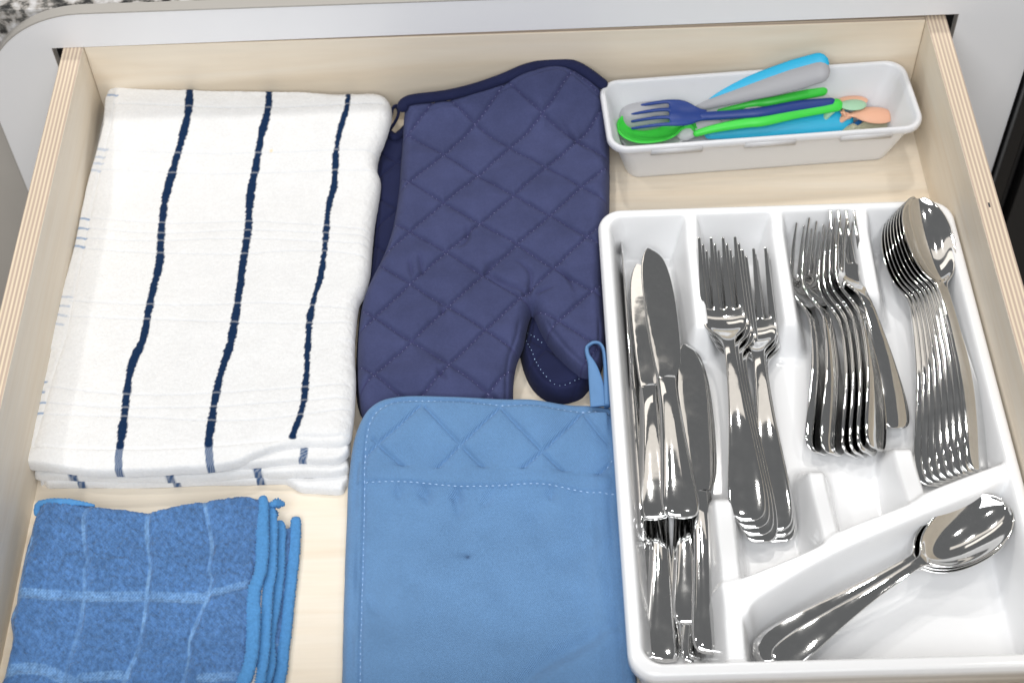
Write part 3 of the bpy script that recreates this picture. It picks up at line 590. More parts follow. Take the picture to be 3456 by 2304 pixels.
# two lime spoons, a royal blue fork, grey and sky blue spoons
h = [(471.7,-21.1,18.0),(497.0,-17.4,22.0)] + [(511.8,-18.9,25.0),(549.6,-12.3,28.0)]
kid('child_spoon', 'lime green child spoon lying behind the blue fork, handle only in view', 'spoon', [('handle', h, [2, 3.2, 3.6, 4.2], [2, 2.6, 2.8, 3.0], k_green, 2.2, up_cam)])
h = [(492.3,-19.4,19.0),(525.8,-16.4,22.0),(551.4,-13.8,23.0)]
kid('child_spoon', 'pale grey child spoon handle tucked between the green handle and blue fork', 'spoon', [('handle', h, [2.5, 4.0, 4.5], [2.2, 2.4, 2.4], k_lgrey, 2.2, up_cam)])
h = [(456.9,-32.6,25.0),(465.4,-32.6,25.0),(489.2,-32.6,26.0)] + [(503.4,-32.0,27.0),(530.2,-27.7,28.0),(554.4,-25.4,28.0)]
f1 = kid('child_fork', 'royal blue child fork resting on the green spoon', 'fork', [('handle', h, [3.4, 3.4, 3.8, 4.0, 3.6], [2.4, 2.6, 2.6, 2.4], k_navy, 2.2, up_cam)])
def kid_fork_head(butt, tip, roll, mat, r, wid=10.5, L=56, rt=28):
    edge = np.array([0, 3.4, 7.0, 10.4, 14.2, 17.6, 21.2, 24.6]) / 12.3 - 1; s = np.array([0, 3, 7, 11, 16, 21, 25, rt, rt + 2, rt + 8, rt + 15, rt + 22, L - 2, L])
    hw = smooth_ip(s, [0, 6, 12, 18, 28, L], [4.0, 5.0, 8.6, wid, wid * 1.02, wid * 0.96]); z = smooth_ip(s, [0, 8, 18, 30, 44, L], [0, 1.5, 5.0, 5.5, 2.5, -1.5])
    P = np.zeros((len(s), 8, 3)); T = np.full((len(s), 8), 2.6)
    for i, x in enumerate(s):
        e = edge.copy()
        if x > rt:
            sh = 1 - 0.35 * ((x - rt) / (L - rt)) ** 2
            for t in range(4):
                c = (e[2 * t] + e[2 * t + 1]) / 2; hh = (e[2 * t + 1] - e[2 * t]) / 2 * sh; e[2 * t] = c - hh; e[2 * t + 1] = c + hh
        P[i, :, 0] = x; P[i, :, 1] = e * hw[i]; P[i, :, 2] = z[i] - 2.2 * (1 - edge ** 2) * sst((x - 6) / 10) * sst((rt + 8 - x) / 12)
    mask = np.ones((len(s) - 1, 7), bool)
    for j in (1, 3, 5): mask[s[:-1] >= rt - 0.01, j] = False
    V, F = solid_sheet(P, T, mask); c = V[F].mean(1) / MM; lb = np.where(c[:, 0] < rt + 1, 0, 1 + np.clip(np.floor((c[:, 1] / wid + 1) * 2), 0, 3).astype(int))
    a = Vector(butt) * MM; b = Vector(tip) * MM; x = (b - a); k = x.length / (L * MM); x.normalize(); zz = (Vector((0, 0, 1)) - x * x.z).normalized(); y = zz.cross(x)
    W = Matrix.Translation(a) @ (Matrix((x, y, zz)).transposed() @ Matrix.Rotation(math.radians(roll), 3, 'X') @ Matrix.Scale(k, 3)).to_4x4()
    for nm, me in sub_parts(V, F, lb, {0: ('head', mat), 1: ('tine', mat), 2: ('tine', mat), 3: ('tine', mat), 4: ('tine', mat)}):
        cc = link(nm, me, r); cc.matrix_parent_inverse = Matrix.Translation(-r.location); cc.matrix_basis = W
q = [(461.0,-31.9,25.0),(403.5,-30.4,24.0)]
kid_fork_head(q[0], q[1], -18, k_navy, f1)
h = [(452.5,-41.7,16.0),(466.3,-40.1,19.0),(489.1,-37.2,21.0)] + [(503.4,-36.3,22.0),(530.4,-30.1,24.0),(558.5,-26.4,26.0)]
s4 = kid('child_spoon', 'lime green child spoon under the blue fork, bowl open at the left end', 'spoon', [('handle', h, [2.6, 3.6, 4.4, 5.0, 5.0], [2.4, 2.8, 3.0, 3.2], k_green, 2.2, up_cam)])
q = [(452.8,-33.3,18.0),(393.6,-36.3,20.0)]
bowl(q[0], q[1], -14, k_green, s4, 46, 15.0, 10)
h = [(470.6,-30.0,14.0),(456.1,-32.4,13.0),(444.6,-34.7,11.0)]
s5 = kid('child_spoon', 'pale grey child spoon bowl turned down under the green one', 'spoon', [('neck', h, [3.5, 5, 7], [2.2, 2.4, 2.2], k_lgrey, 2.2, up_cam)])
q = [(457.8,-33.0,12.0),(396.6,-34.6,9.0)]
bowl(q[0], q[1], -30, k_lgrey, s5, 46, 15, 7)
h = [(463.4,-35.8,9.0),(498.4,-32.3,10.0),(531.9,-30.1,12.0),(564.5,-29.8,13.0)]
kid('child_spoon', 'sky blue child spoon lying lowest along the near side', 'spoon', [('handle', h, [4, 7, 8.5, 9.5, 8.5], [2.6, 3, 3.2, 3], k_blue, 2.2, up_cam)])
def baby(name, label, butt, tip, roll, mat, bl, bw, dp):
    r = tag(empty(name, tuple(np.array(butt) * MM)), label, 'spoon', 'silicone baby spoons in the plastic box')
    x = np.array(butt) - np.array(tip); x = x / np.linalg.norm(x); e = np.array(butt) + x * 5; e[2] = max(e[2] - 14, 4)
    o = tube('handle', [tuple(e), tuple((e + np.array(butt)) / 2), tuple(np.array(butt) - x * 3)], 3.2, 2.2, mat, r); o.matrix_parent_inverse = Matrix.Translation(-r.location)
    bowl(butt, tip, roll, mat, r, bl, bw, dp)
q = [(554.5,-18.5,20.0),(583.6,-18.0,22.0)]
baby('baby_spoon', 'peach silicone baby spoon at the back, mostly hidden by a mint one', q[0] , q[1], 160, k_peach, 34, 11.5, 6)
q = [(554.6,-27.4,24.0),(581.1,-23.9,24.0)]
baby('baby_spoon', 'mint green silicone baby spoon turned face down', q[0], q[1], 168, k_mint, 32, 11.5, 6)
q = [(563.4,-30.1,18.0),(602.4,-29.3,16.0)]
baby('baby_spoon', 'peach silicone baby spoon at the right end, turned face down', q[0], q[1], 172, k_peach, 36, 12, 7)
q = [(565.1,-32.5,11.0),(604.7,-33.9,12.0)]
baby('baby_spoon', 'mid blue silicone baby spoon lying at the bottom', q[0], q[1], 6, k_mid, 36, 12, 5)
q = [(568.1,-37.0,13.0),(600.6,-37.1,13.0)]
baby('baby_spoon', 'sage silicone baby spoon resting in the blue one', q[0], q[1], 6, k_cream, 33, 10.5, 5)

# ------------------------------------------------------------------ striped terry towels
S1 = pl([(70.6,0.6),(72.4,-23.6),(70.0,-46.8),(65.8,-68.7),(62.2,-91.0),(61.2,-111.2),(62.4,-136.4),(64.5,-160.9),(63.2,-184.6),(62.3,-207.7),(61.7,-230.2),(57.4,-248.4),(56.8,-269.8),(57.7,-290.8),(58.3,-315.2)])
S2 = pl([(131.1,-2.2),(132.1,-26.0),(128.4,-48.9),(125.5,-74.5),(123.0,-101.2),(124.3,-130.6),(123.8,-159.2),(123.3,-187.0),(122.8,-213.8),(120.9,-239.8),(117.2,-261.4),(115.4,-285.9),(115.2,-316.5)])
S3 = pl([(191.0,-5.0),(191.5,-26.3),(186.9,-47.3),(184.3,-69.3),(183.9,-95.7),(180.8,-116.2),(180.5,-149.4),(178.7,-181.3),(174.0,-212.0),(173.9,-241.8),(174.4,-267.1),(173.4,-291.5),(168.6,-311.1)])
S3b = pl([(172.6,-307.8),(175.5,-318.0),(174.0,-327.9)], 3)
D1_ = pl([(58.3,-315.2),(58.3,-322.8),(59.4,-334.4)], 3); D2_ = pl([(115.2,-316.5),(116.3,-324.9),(117.6,-334.8)], 3)
HEM = pl([(-8.1,-312.9),(4.6,-313.3),(37.3,-316.5),(65.4,-317.8),(93.3,-318.1),(115.6,-317.5),(146.0,-314.6),(162.6,-312.5),(173.6,-311.2),(193.3,-311.9),(209.9,-309.8)])
LHEM = pl([(15.9,3.6),(15.9,-21.4),(13.7,-48.5),(10.9,-70.4),(8.7,-96.8),(8.5,-121.6),(8.0,-146.5),(8.1,-174.6),(8.5,-201.8),(8.3,-228.2),(5.5,-253.7),(4.2,-276.7),(2.9,-299.1),(1.9,-312.6)])
TK = [[(1.1,-117.7),(8.1,-118.9)], [(-0.5,-126.9),(9.2,-127.8)], [(-0.4,-135.7),(9.0,-137.2)], [(-0.9,-142.9),(8.8,-145.0)], [(-5.2,-261.6),(1.4,-262.0)], [(-5.2,-270.1),(1.3,-270.3)], [(-4.9,-278.9),(3.0,-278.7)], [(-4.6,-287.5),(3.0,-287.2)],
      [(9.9,-8.0),(17.0,-8.8)]]
TKF = [[(5.4,-56.2),(14.7,-57.5)], [(5.0,-63.0),(12.9,-64.1)], [(4.3,-68.8),(12.3,-69.5)], [(3.4,-74.2),(10.8,-75.5)], [(-0.9,-190.4),(7.1,-191.2)], [(-1.1,-198.3),(6.6,-199.3)], [(-1.7,-205.9),(6.1,-207.5)], [(-2.0,-213.5),(5.0,-215.1)]]
TH = [pl(c, 3) for c in ([(8.2,-117.4),(70.4,-125.0),(133.0,-126.0),(209.9,-138.3)], [(7.4,-126.6),(65.3,-134.4),(133.7,-134.3),(210.2,-144.5)], [(7.0,-136.1),(56.8,-141.1),(134.4,-142.6),(208.9,-151.8)], [(6.3,-145.6),(51.9,-151.5),(111.0,-156.7),(166.1,-154.9),(209.4,-162.7)], [(9.1,-57.5),(96.6,-63.2),(215.6,-64.9)], [(8.0,-73.3),(97.7,-80.2),(215.3,-82.3)],
      [(6.4,-194.0),(79.4,-200.7),(151.3,-202.0),(203.9,-210.2)], [(5.5,-207.4),(86.9,-214.3),(152.6,-219.5),(204.5,-221.5)], [(3.5,-266.1),(59.6,-275.2),(116.9,-275.5),(202.5,-271.6)], [(2.9,-279.1),(61.0,-285.7),(123.7,-286.2),(203.0,-282.2)], [(3.4,-288.8),(62.0,-292.6),(124.8,-298.3),(175.4,-295.0),(203.4,-290.9)], [(15.3,-16.3),(94.0,-22.8),(159.5,-24.6),(218.2,-23.7)])]
def near(X, Y, cs, wd): return np.maximum.reduce([1 - sst((pdist(X, Y, np.asarray(c)) - wd) / 0.5) for c in cs])
def stripe_w(X, Y, c, wd, j=0.7): return 1 - sst((pdist(X + j * noise2(Y * 3, X, 5, 3), Y, c) - wd - 0.5 * noise2(X, Y, 4, 9) - 0.9 * noise2(X * 0.1, Y, 9, 4) - 0.8 * noise2(X * 0.05, Y, 1.6, 6)) / 0.8)
top_poly = [(8.1,0.1),(35.7,-0.7),(85.6,-3.5),(132.1,-6.6),(191.5,-8.8),(211.2,-9.2),(220.5,-13.2),(224.0,-23.5),(223.3,-34.2),(218.7,-52.2),(214.3,-64.9),(213.9,-75.9),(216.6,-85.3),(215.7,-100.9),(213.5,-126.0),(212.6,-150.7),(212.2,-170.8),(209.9,-188.4),(205.6,-201.8),(204.7,-220.8),(204.6,-243.0),(206.4,-264.7),(206.6,-285.8),(206.2,-302.9),(204.5,-313.0),(197.7,-316.8),(182.3,-316.2),(171.2,-316.5),(157.5,-318.7),(144.0,-324.2),(130.7,-329.6),(117.1,-332.1),(95.1,-333.0),(67.5,-333.7),(39.7,-332.4),(11.2,-327.5),(-3.3,-324.3),(-5.4,-315.6),(-4.7,-276.4),(-4.7,-235.1),(-2.3,-205.2),(-2.0,-180.1),(-0.5,-142.0),(-0.1,-92.5),(4.4,-59.2),(7.5,-35.0)]
tw = tag(empty('dish_towel', (0.13, -0.18, 0.013)), 'white dish towel with three navy stripes folded on top of another', 'towel', 'striped dish towels')
def in_(o, r): o.matrix_parent_inverse = Matrix.Translation(-r.location); return o
def towz(X, Y): return 26 + 16 * sst((Y + 110) / 105)
def tow_top(X, Y, D):
    zt = towz(X, Y); th = 7 + 4 * sst((Y + 250) / 60); base = zt - th
    st = np.maximum.reduce([gauss(pdist(X, Y, c), 3.0) for c in (S1, S2, S3)])
    z = base + rnd(D, 2.8 + 7 * sst((X - 150) / 40), th) + 0.9 * noise2(X, Y * 0.12, 6, 19) * gauss(D - 3, 9) * (Y < -240) + 0.6 * noise2(X * 0.12, Y, 6, 20) * gauss(D - 3, 8) * (X < 40) + 1.6 * fbm(X, Y, 55, 5) + 0.45 * noise2(X, Y, 9, 8) + 0.55 * st
    for c in TH: z = z - 0.42 * gauss(pdist(X, Y, c), 1.1)
    hd = pdist(X, Y, HEM); z = z - 0.9 * gauss(hd, 1.0); lh = pdist(X, Y, LHEM); z = z - 0.7 * gauss(lh, 0.9)
    z = z + 1.6 * gauss((X - 196 + 0.18 * (Y + 110)), 26) * sst(-Y / 100) - 2.0 * sst((60 - D * 4) / 60) * (Y < -235)
    z = z + 0.35 * np.sin(Y / 1.7 + 2 * noise2(X, Y, 20, 2)) * gauss(D, 9) * (X > 120) * 0.8
    return z + (0.45 * noise2(X, Y, 1.5, 11) + 0.16 * np.sin(X * 3.1 + 2 * noise2(X, Y, 12, 12)) * np.sin(Y * 2.4)) * sst(D / 2)
SPOT = [(136.2,-62.8)][0]
o = in_(pad('top_layer', top_poly, 0.7, tow_top, m_towel, tw, sub=3, attrs={
    'stripe': lambda X, Y, D: np.maximum.reduce([stripe_w(X, Y, c, 2.35) for c in (S1, S2)] + [stripe_w(X, Y, S3, 1.75)]) * (1 - 0.35 * np.maximum.reduce([gauss(pdist(X, Y, c), 0.55) for c in TH])),
    'denim': lambda X, Y, D: np.maximum(near(X, Y, [D1_], 2.2), near(X, Y, [D2_], 2.3)) * (0.86 + 0.14 * np.sign(np.sin(X * 4.6 + Y * 2.6))),
    'thread': lambda X, Y, D: np.maximum(np.maximum(near(X, Y, TK, 0.7) * 0.9, near(X, Y, TKF, 0.7) * 0.45), 0.15 * np.maximum.reduce([gauss(pdist(X, Y, c), 0.5) for c in TH])),
    'spot': lambda X, Y, D: gauss(np.hypot(X - SPOT[0], Y - SPOT[1]), 1.0) * 0.8}), tw)
def layer(zt, th, r, seed): return lambda X, Y, D: zt - th + rnd(D, r, th) + 0.9 * fbm(X, Y, 26, seed) * sst((D + 1) / 4) + 0.6 * noise2(X, Y * 0.15, 6, seed + 7) + 0.25 * noise2(X, Y, 1.6, seed + 3)
den = lambda cs, wd=2.1: {'denim': lambda X, Y, D: near(X, Y, cs, wd) * (0.86 + 0.14 * np.sign(np.sin(X * 4.6 + Y * 2.6)))}
und = [(0.4,20.3),(120.0,13.3),(208.2,7.3),(216.3,-30.1),(212.0,-75.3),(210.0,-159.9),(201.3,-218.1),(203.4,-273.0),(204.3,-311.0),(203.9,-319.4),(198.6,-324.8),(187.5,-326.1),(173.5,-324.9),(159.6,-325.5),(142.9,-326.9),(115.2,-327.9),(65.0,-328.1),(8.4,-324.2),(-4.0,-317.1),(-4.6,-265.4),(-2.6,-151.3)]
in_(pad('under_layer', und, 1.0, layer(18, 6, 2.4, 21), m_towel, tw, den([S3b], 2.2)), tw)
tw2 = tag(empty('dish_towel', (0.13, -0.18, 0.0005)), 'white dish towel with navy stripe ends lying beneath the other', 'towel', 'striped dish towels')
l3 = [(-1.0,16.6),(119.0,11.1),(204.2,4.8),(208.5,-21.6),(207.0,-67.4),(205.8,-152.9),(197.8,-211.7),(200.4,-267.1),(202.8,-315.7),(203.9,-327.5),(195.2,-331.5),(175.6,-331.4),(155.4,-331.1),(144.4,-330.0),(119.7,-331.5),(89.5,-332.1),(57.9,-330.4),(34.0,-328.9),(15.3,-327.9),(2.2,-326.8),(-0.6,-317.4),(-1.9,-259.8),(-2.6,-144.5)]
l4 = [(-2.6,18.0),(117.9,12.6),(203.5,6.3),(206.0,-15.4),(204.5,-61.6),(203.4,-147.7),(196.8,-207.0),(199.6,-262.8),(204.0,-325.3),(201.7,-335.8),(198.1,-341.2),(183.8,-340.1),(172.5,-338.7),(166.0,-334.6),(160.8,-332.1),(147.9,-332.0),(129.9,-332.0),(110.4,-331.3),(77.2,-331.9),(32.8,-330.4),(12.7,-330.0),(7.8,-329.8),(4.4,-326.4),(1.9,-321.7),(-1.3,-255.5),(-1.8,-139.4)]
ex = lambda pts: pl(pts, 3)
in_(pad('upper_fold', l3, 1.0, layer(12, 6.2, 2.4, 31), m_towel, tw2, den([ex([(23.9,-309.5),(25.2,-321.3),(26.6,-331.3)]), ex([(88.0,-315.1),(88.6,-325.1),(89.6,-335.1)]), ex([(143.9,-317.0),(144.9,-325.4),(145.6,-333.7)])], 2.6)), tw2)
in_(pad('lower_fold', l4, 1.0, layer(6, 5.8, 2.4, 41), m_towel, tw2, den([ex([(28.5,-320.9),(29.5,-325.9),(30.6,-332.6)]), ex([(90.8,-323.0),(91.7,-328.1),(92.5,-334.7)]), ex([(145.2,-323.2),(146.0,-329.9),(146.7,-334.9)])], 2.5)), tw2)

# ------------------------------------------------------------------ quilted oven mitts
AB = np.array([(312.5,-59.1),(340.8,-82.9),(363.9,-107.2),(288.8,-90.6),(316.0,-116.0),(340.2,-128.9),(261.3,-113.7),(289.4,-140.8),(313.4,-161.3),(336.9,-176.9),(265.4,-166.2),(290.1,-186.1),(314.3,-200.2),(239.4,-189.6),(266.7,-217.7),(293.2,-228.2),(219.9,-211.6),(244.1,-246.1),(273.6,-261.4)])
IJ = np.array([(0, 0), (1, 0), (2, 0), (0, 1), (1, 1), (2, 1), (0, 2), (1, 2), (2, 2), (3, 2), (1, 3), (2, 3), (3, 3), (1, 4), (2, 4), (3, 4), (1, 5), (2, 5), (3, 5)], float)
co, *_ = np.linalg.lstsq(np.c_[AB, np.ones(len(AB))], IJ, rcond=None)
gA = np.linalg.norm(co[:2, 0]); gB = np.linalg.norm(co[:2, 1])
def quilt(X, Y):
    wx = 2.2 * noise2(X, Y, 40, 77); wy = 2.2 * noise2(X, Y, 40, 78)
    a = (X + wx) * co[0, 0] + (Y + wy) * co[1, 0] + co[2, 0]; b = (X + wx) * co[0, 1] + (Y + wy) * co[1, 1] + co[2, 1]
    return np.abs(a - np.round(a)) / gA, np.abs(b - np.round(b)) / gB
def mittz(X, Y): return 30 + 26 * sst((Y + 55) / 52)
cuff = [(233.2,-28.1),(235.1,-25.7),(242.1,-23.9),(264.2,-22.3),(284.4,-19.0),(306.6,-13.0),(327.0,-4.5),(347.3,-0.2),(360.1,-2.1),(370.8,-9.5),(382.2,-18.2)]
mit_poly = cuff + [(384.9,-32.0),(386.6,-48.2),(384.6,-87.3),(382.0,-121.1),(376.5,-167.3),(374.1,-211.2),(373.4,-238.6),(370.0,-256.9),(363.9,-265.2),(356.6,-265.3),(350.4,-260.6),(343.4,-251.9),(337.6,-243.0),(332.6,-233.9),(328.5,-223.2),(326.2,-214.7),(324.3,-211.8),(322.1,-217.7),(319.9,-228.2),(318.0,-238.5),(315.6,-245.7),(313.3,-252.8),(311.7,-260.8),(310.6,-270.8),(309.8,-286.6),(307.7,-302.0),(300.4,-316.9),(278.5,-325.5),(247.4,-322.5),(226.6,-308.6),(214.2,-292.8),(209.1,-281.9),(206.5,-246.7),(206.2,-221.7),(208.4,-196.0),(215.1,-174.2),(221.3,-156.4),(226.6,-131.2),(229.9,-95.4),(230.7,-60.6),(231.6,-43.4)]
CR = [pl(c, 4) for c in ([(289.2,-186.1),(293.5,-182.9),(301.9,-189.9),(310.2,-195.7),(318.5,-200.4),(324.2,-210.3)], [(324.2,-210.3),(323.2,-200.6),(324.2,-189.7)], [(325.9,-209.3),(330.2,-201.9),(339.0,-199.0)], [(291.8,-185.1),(296.9,-176.4),(302.1,-171.0)], [(314.9,-173.8),(324.0,-184.2),(324.4,-200.6)], [(240.6,-170.8),(242.7,-186.4)], [(247.4,-166.6),(250.3,-184.5)], [(279.9,-140.4),(280.8,-152.0),(274.8,-160.9)], [(352.1,-43.6),(359.0,-54.8),(370.2,-66.7)], [(262.4,-209.0),(265.0,-219.7)], [(342.8,-179.4),(350.8,-190.7),(354.4,-204.0)], [(260.6,-262.9),(267.2,-273.2)])]
CUFF = pl(cuff)
def mit_top(X, Y, D):
    qa, qb = quilt(X, Y); t = np.minimum(qa, qb); m = np.minimum(1, D / 9)
    z = mittz(X, Y) - 15 + rnd(D, 9, 15) + m * (2.9 * (1 - np.exp(-t / 6)) - 1.5 * gauss(t, 1.1) - 1.6) + 2.6 * fbm(X, Y, 48, 51) * m + 1.0 * noise2(X, Y, 12, 52) * m + 1.1 * noise2(X * 0.8 + Y * 0.6, Y * 0.35, 4.0, 53) * gauss(t - 2, 4) * m
    for c in CR: z = z - 2.2 * crease(X, Y, c, 1.9) * m
    cdd = pdist(X, Y, CUFF); z = z - 1.2 * gauss(cdd - 8.5, 1.0)
    z = z - 1.5 * gauss(D - 4.4, 0.9) * sst((X - 300) / 6) * sst((-222 - Y) / 10)
    return z - 7.5 * sst((-266 - Y) / 22)
mt = tag(empty('oven_mitt', (0.29, -0.14, 0.014)), 'quilted indigo oven mitt lying on top of its darker pair', 'oven mitt', 'pair of quilted oven mitts')
in_(pad('quilted_body', mit_poly, 0.75, mit_top, m_mitt, mt, sub=3, attrs={'seam_crease': lambda X, Y, D: 0.75 * gauss(np.minimum(*quilt(X, Y)), 0.55) + 0.4 * np.maximum.reduce([crease(X, Y, c, 0.9) for c in CR])}), mt)  # quilt seams darker, plus shade painted into the colour of the fold creases
mP = catmull(mit_poly, True, 3)
def sample_lines(fz, poly, lo, hi, margin):
    out = []
    ci = np.linalg.inv(co[:2].T)   # (a,b) -> XY
    for ax in (0, 1):
        for k in range(lo, hi):
            t = np.arange(-8, 12, 0.01); ab = np.stack([np.full_like(t, k), t] if ax == 0 else [t, np.full_like(t, k)], 1)
            xy = (ab - co[2]) @ ci.T; X, Y = xy[:, 0], xy[:, 1]
            for _ in range(3):
                wx = 2.2 * noise2(X, Y, 40, 77); wy = 2.2 * noise2(X, Y, 40, 78); X = xy[:, 0] - wx; Y = xy[:, 1] - wy
            d = sdf(X, Y, poly); good = d > margin; i = 0
            while i < len(good):
                if good[i]:
                    j = i
                    while j < len(good) and good[j]: j += 1
                    if j - i > 6: out.append(np.stack([X[i:j], Y[i:j]], 1))
                    i = j
                else: i += 1
    return out
def zscalar(f, P):
    def g(x, y):
        X = np.array([[x]]); Y = np.array([[y]]); return float(f(X, Y, np.abs(sdf(X, Y, P)))[0, 0])
    return g
in_(stitches(sample_lines(None, mP, -4, 9, 3.0), zscalar(mit_top, mP), m_thread_mitt, mt, ln=1.1, gap=2.9, wd=0.36, ht=0.45), mt)
zc = lambda p: (p[0], p[1], mittz(np.array(p[0]), np.array(p[1])) * 1.0 - 0.5)
cb = [(x, y - 0.5, float(mittz(np.array(x), np.array(y))) - 3.0) for x, y in cuff]
in_(tube('cuff_binding', cb, 4.6, 3.6, m_navy, mt, seg=14, sub=4), mt)
low_poly = [(209.2,-40.1),(219.0,-28.8),(232.0,-22.8),(277.0,-11.4),(352.8,-1.4),(385.0,-34.9),(380.3,-152.7),(372.9,-240.0),(360.0,-266.6),(351.1,-273.9),(339.3,-275.5),(328.9,-270.1),(321.0,-258.3),(316.2,-240.0),(316.0,-223.2),(318.8,-210.4),(321.4,-206.2),(318.0,-225.4),(313.1,-242.0),(310.4,-258.3),(308.2,-288.2),(293.6,-309.0),(245.8,-313.1),(215.4,-288.8),(206.1,-272.6),(203.2,-233.7),(205.0,-179.7),(209.3,-157.3),(210.5,-98.2)]
SEAM_L = pl([(318.0,-223.3),(323.1,-240.3),(328.5,-256.9),(335.5,-267.3),(342.8,-270.0),(352.7,-266.0),(361.3,-257.1)])
def low_top(X, Y, D):
    qa, qb = quilt(X + 9, Y + 13); t = np.minimum(qa, qb); m = np.minimum(1, D / 7)
    return 0.5 + rnd(D, 7.5, 14.0) + m * (1.6 * (1 - np.exp(-t / 4.5)) - 1.1 * gauss(t, 0.9)) + 1.5 * fbm(X, Y, 40, 61) * m - 1.4 * gauss(D - 5.5, 0.9)
mt2 = tag(empty('oven_mitt', (0.27, -0.16, 0.0005)), 'dark navy oven mitt underneath, its thumb and loop peeping out', 'oven mitt', 'pair of quilted oven mitts')
in_(pad('quilted_body', low_poly, 0.9, low_top, m_navy, mt2, sub=3, attrs={'seam_crease': lambda X, Y, D: 0.7 * gauss(np.minimum(*quilt(X + 9, Y + 13)), 0.55) + 0.6 * gauss(D - 5.5, 0.7)}), mt2)
lP = catmull(low_poly, True, 3)
in_(stitches([SEAM_L, pl([(321.0,-223.4),(325.9,-229.9),(334.0,-238.6)])], zscalar(low_top, lP), m_thread, mt2, ln=1.0, gap=2.6, wd=0.32, ht=0.4), mt2)
lp = [(211.8,-33.4,14.0),(218.7,-29.3,20.0),(222.6,-20.4,24.0),(224.0,-15.6,27.0),(226.9,-14.1,27.0),(228.3,-17.7,25.0),(226.1,-22.7,21.0),(220.2,-29.3,16.0),(216.4,-35.2,13.0)]
in_(tube('hanging_loop', lp, 1.2, 3.2, m_navy, mt2, seg=10, up=(0.3, -0.3, 1)), mt2)
lp = [(213.9,-38.4,15.0),(219.4,-31.8,16.0),(225.2,-37.0,17.0),(229.7,-32.3,16.0),(234.1,-24.9,15.0)]
in_(tube('cuff_binding', lp, 3.4, 3.4, m_navy, mt2, seg=10), mt2)

# ------------------------------------------------------------------ blue pot holder with pocket
pot_poly = [(205.9,-476.3),(204.7,-437.1),(203.6,-390.5),(203.1,-350.9),(204.6,-331.9),(206.8,-317.1),(210.2,-305.7),(215.7,-294.7),(223.6,-287.8),(233.6,-284.9),(248.3,-284.3),(277.8,-286.3),(307.3,-289.2),(336.6,-288.8),(358.9,-288.7),(372.0,-291.5),(379.3,-293.2)] + [(379, -285), (378.5, -330), (378.5, -400), (378.5, -470), (378, -500), (360, -508), (280, -508), (228, -508), (215, -505)] + [(206.0,-494.9)]
SEAM = pl([(218.1,-495.2),(217.6,-476.6),(216.0,-422.2),(215.5,-390.9),(215.2,-336.1),(216.7,-313.2),(220.9,-301.3),(229.1,-293.9),(239.6,-290.9),(251.4,-290.6),(277.9,-292.8),(307.2,-296.4),(336.4,-296.8),(355.5,-297.0),(380.4,-300.3)])
BUP = pl([(215.5,-332.4),(234.0,-333.7),(248.4,-334.5),(277.3,-336.1),(306.1,-337.5),(334.9,-338.7),(356.5,-340.2),(380.8,-343.8)])
BLO = pl([(215.4,-342.9),(233.9,-342.4),(255.5,-344.0),(277.1,-346.7),(298.7,-347.3),(315.9,-346.1),(331.7,-346.7),(348.9,-350.2),(363.1,-352.9),(380.2,-355.0)])
QL = [pl(c, 3) for c in ([(220.3,-315.8),(226.8,-322.4),(234.0,-328.0),(241.5,-334.2)], [(253.7,-295.7),(266.1,-310.3),(279.0,-323.9),(291.7,-336.6)], [(302.7,-298.3),(314.1,-311.7),(328.1,-325.7),(342.8,-339.0)], [(355.5,-298.2),(362.3,-309.3),(370.5,-319.8),(382.9,-333.0)])]
QS = [pl(c, 3) for c in ([(216.6,-325.5),(226.8,-316.3),(238.5,-306.5),(250.3,-294.7)], [(259.7,-334.9),(273.2,-323.7),(287.9,-311.0),(302.0,-297.7)], [(314.1,-337.2),(328.1,-325.7),(341.7,-312.5),(354.2,-298.7)], [(361.5,-340.8),(371.3,-332.7),(383.5,-322.5)])]
PK = [pl(c, 3) for c in ([(235.6,-344.1),(238.2,-353.3)], [(252.9,-345.3),(250.4,-352.2)], [(273.9,-347.5),(274.4,-357.4),(275.2,-365.3)], [(296.0,-348.2),(293.5,-354.2),(288.4,-359.3)], [(332.4,-348.3),(333.6,-356.1)], [(273.5,-347.5),(271.2,-355.8)], [(254.1,-345.3),(255.5,-356.8)])]
FO = [pl(c, 4) for c in ([(218.0,-417.7),(221.5,-424.7),(227.3,-432.5)], [(310.3,-479.7),(325.2,-467.2),(341.6,-457.6),(355.3,-450.6),(367.8,-443.6)], [(364.1,-347.6),(363.8,-379.7),(360.0,-411.4),(362.8,-449.4)], [(324.0,-366.9),(327.9,-378.5),(334.5,-391.6),(339.9,-396.6)])]
def potz(X, Y): return 11 + 21 * sst((Y + 365) / 70) * (1 - 0.5 * sst((X - 315) / 40))
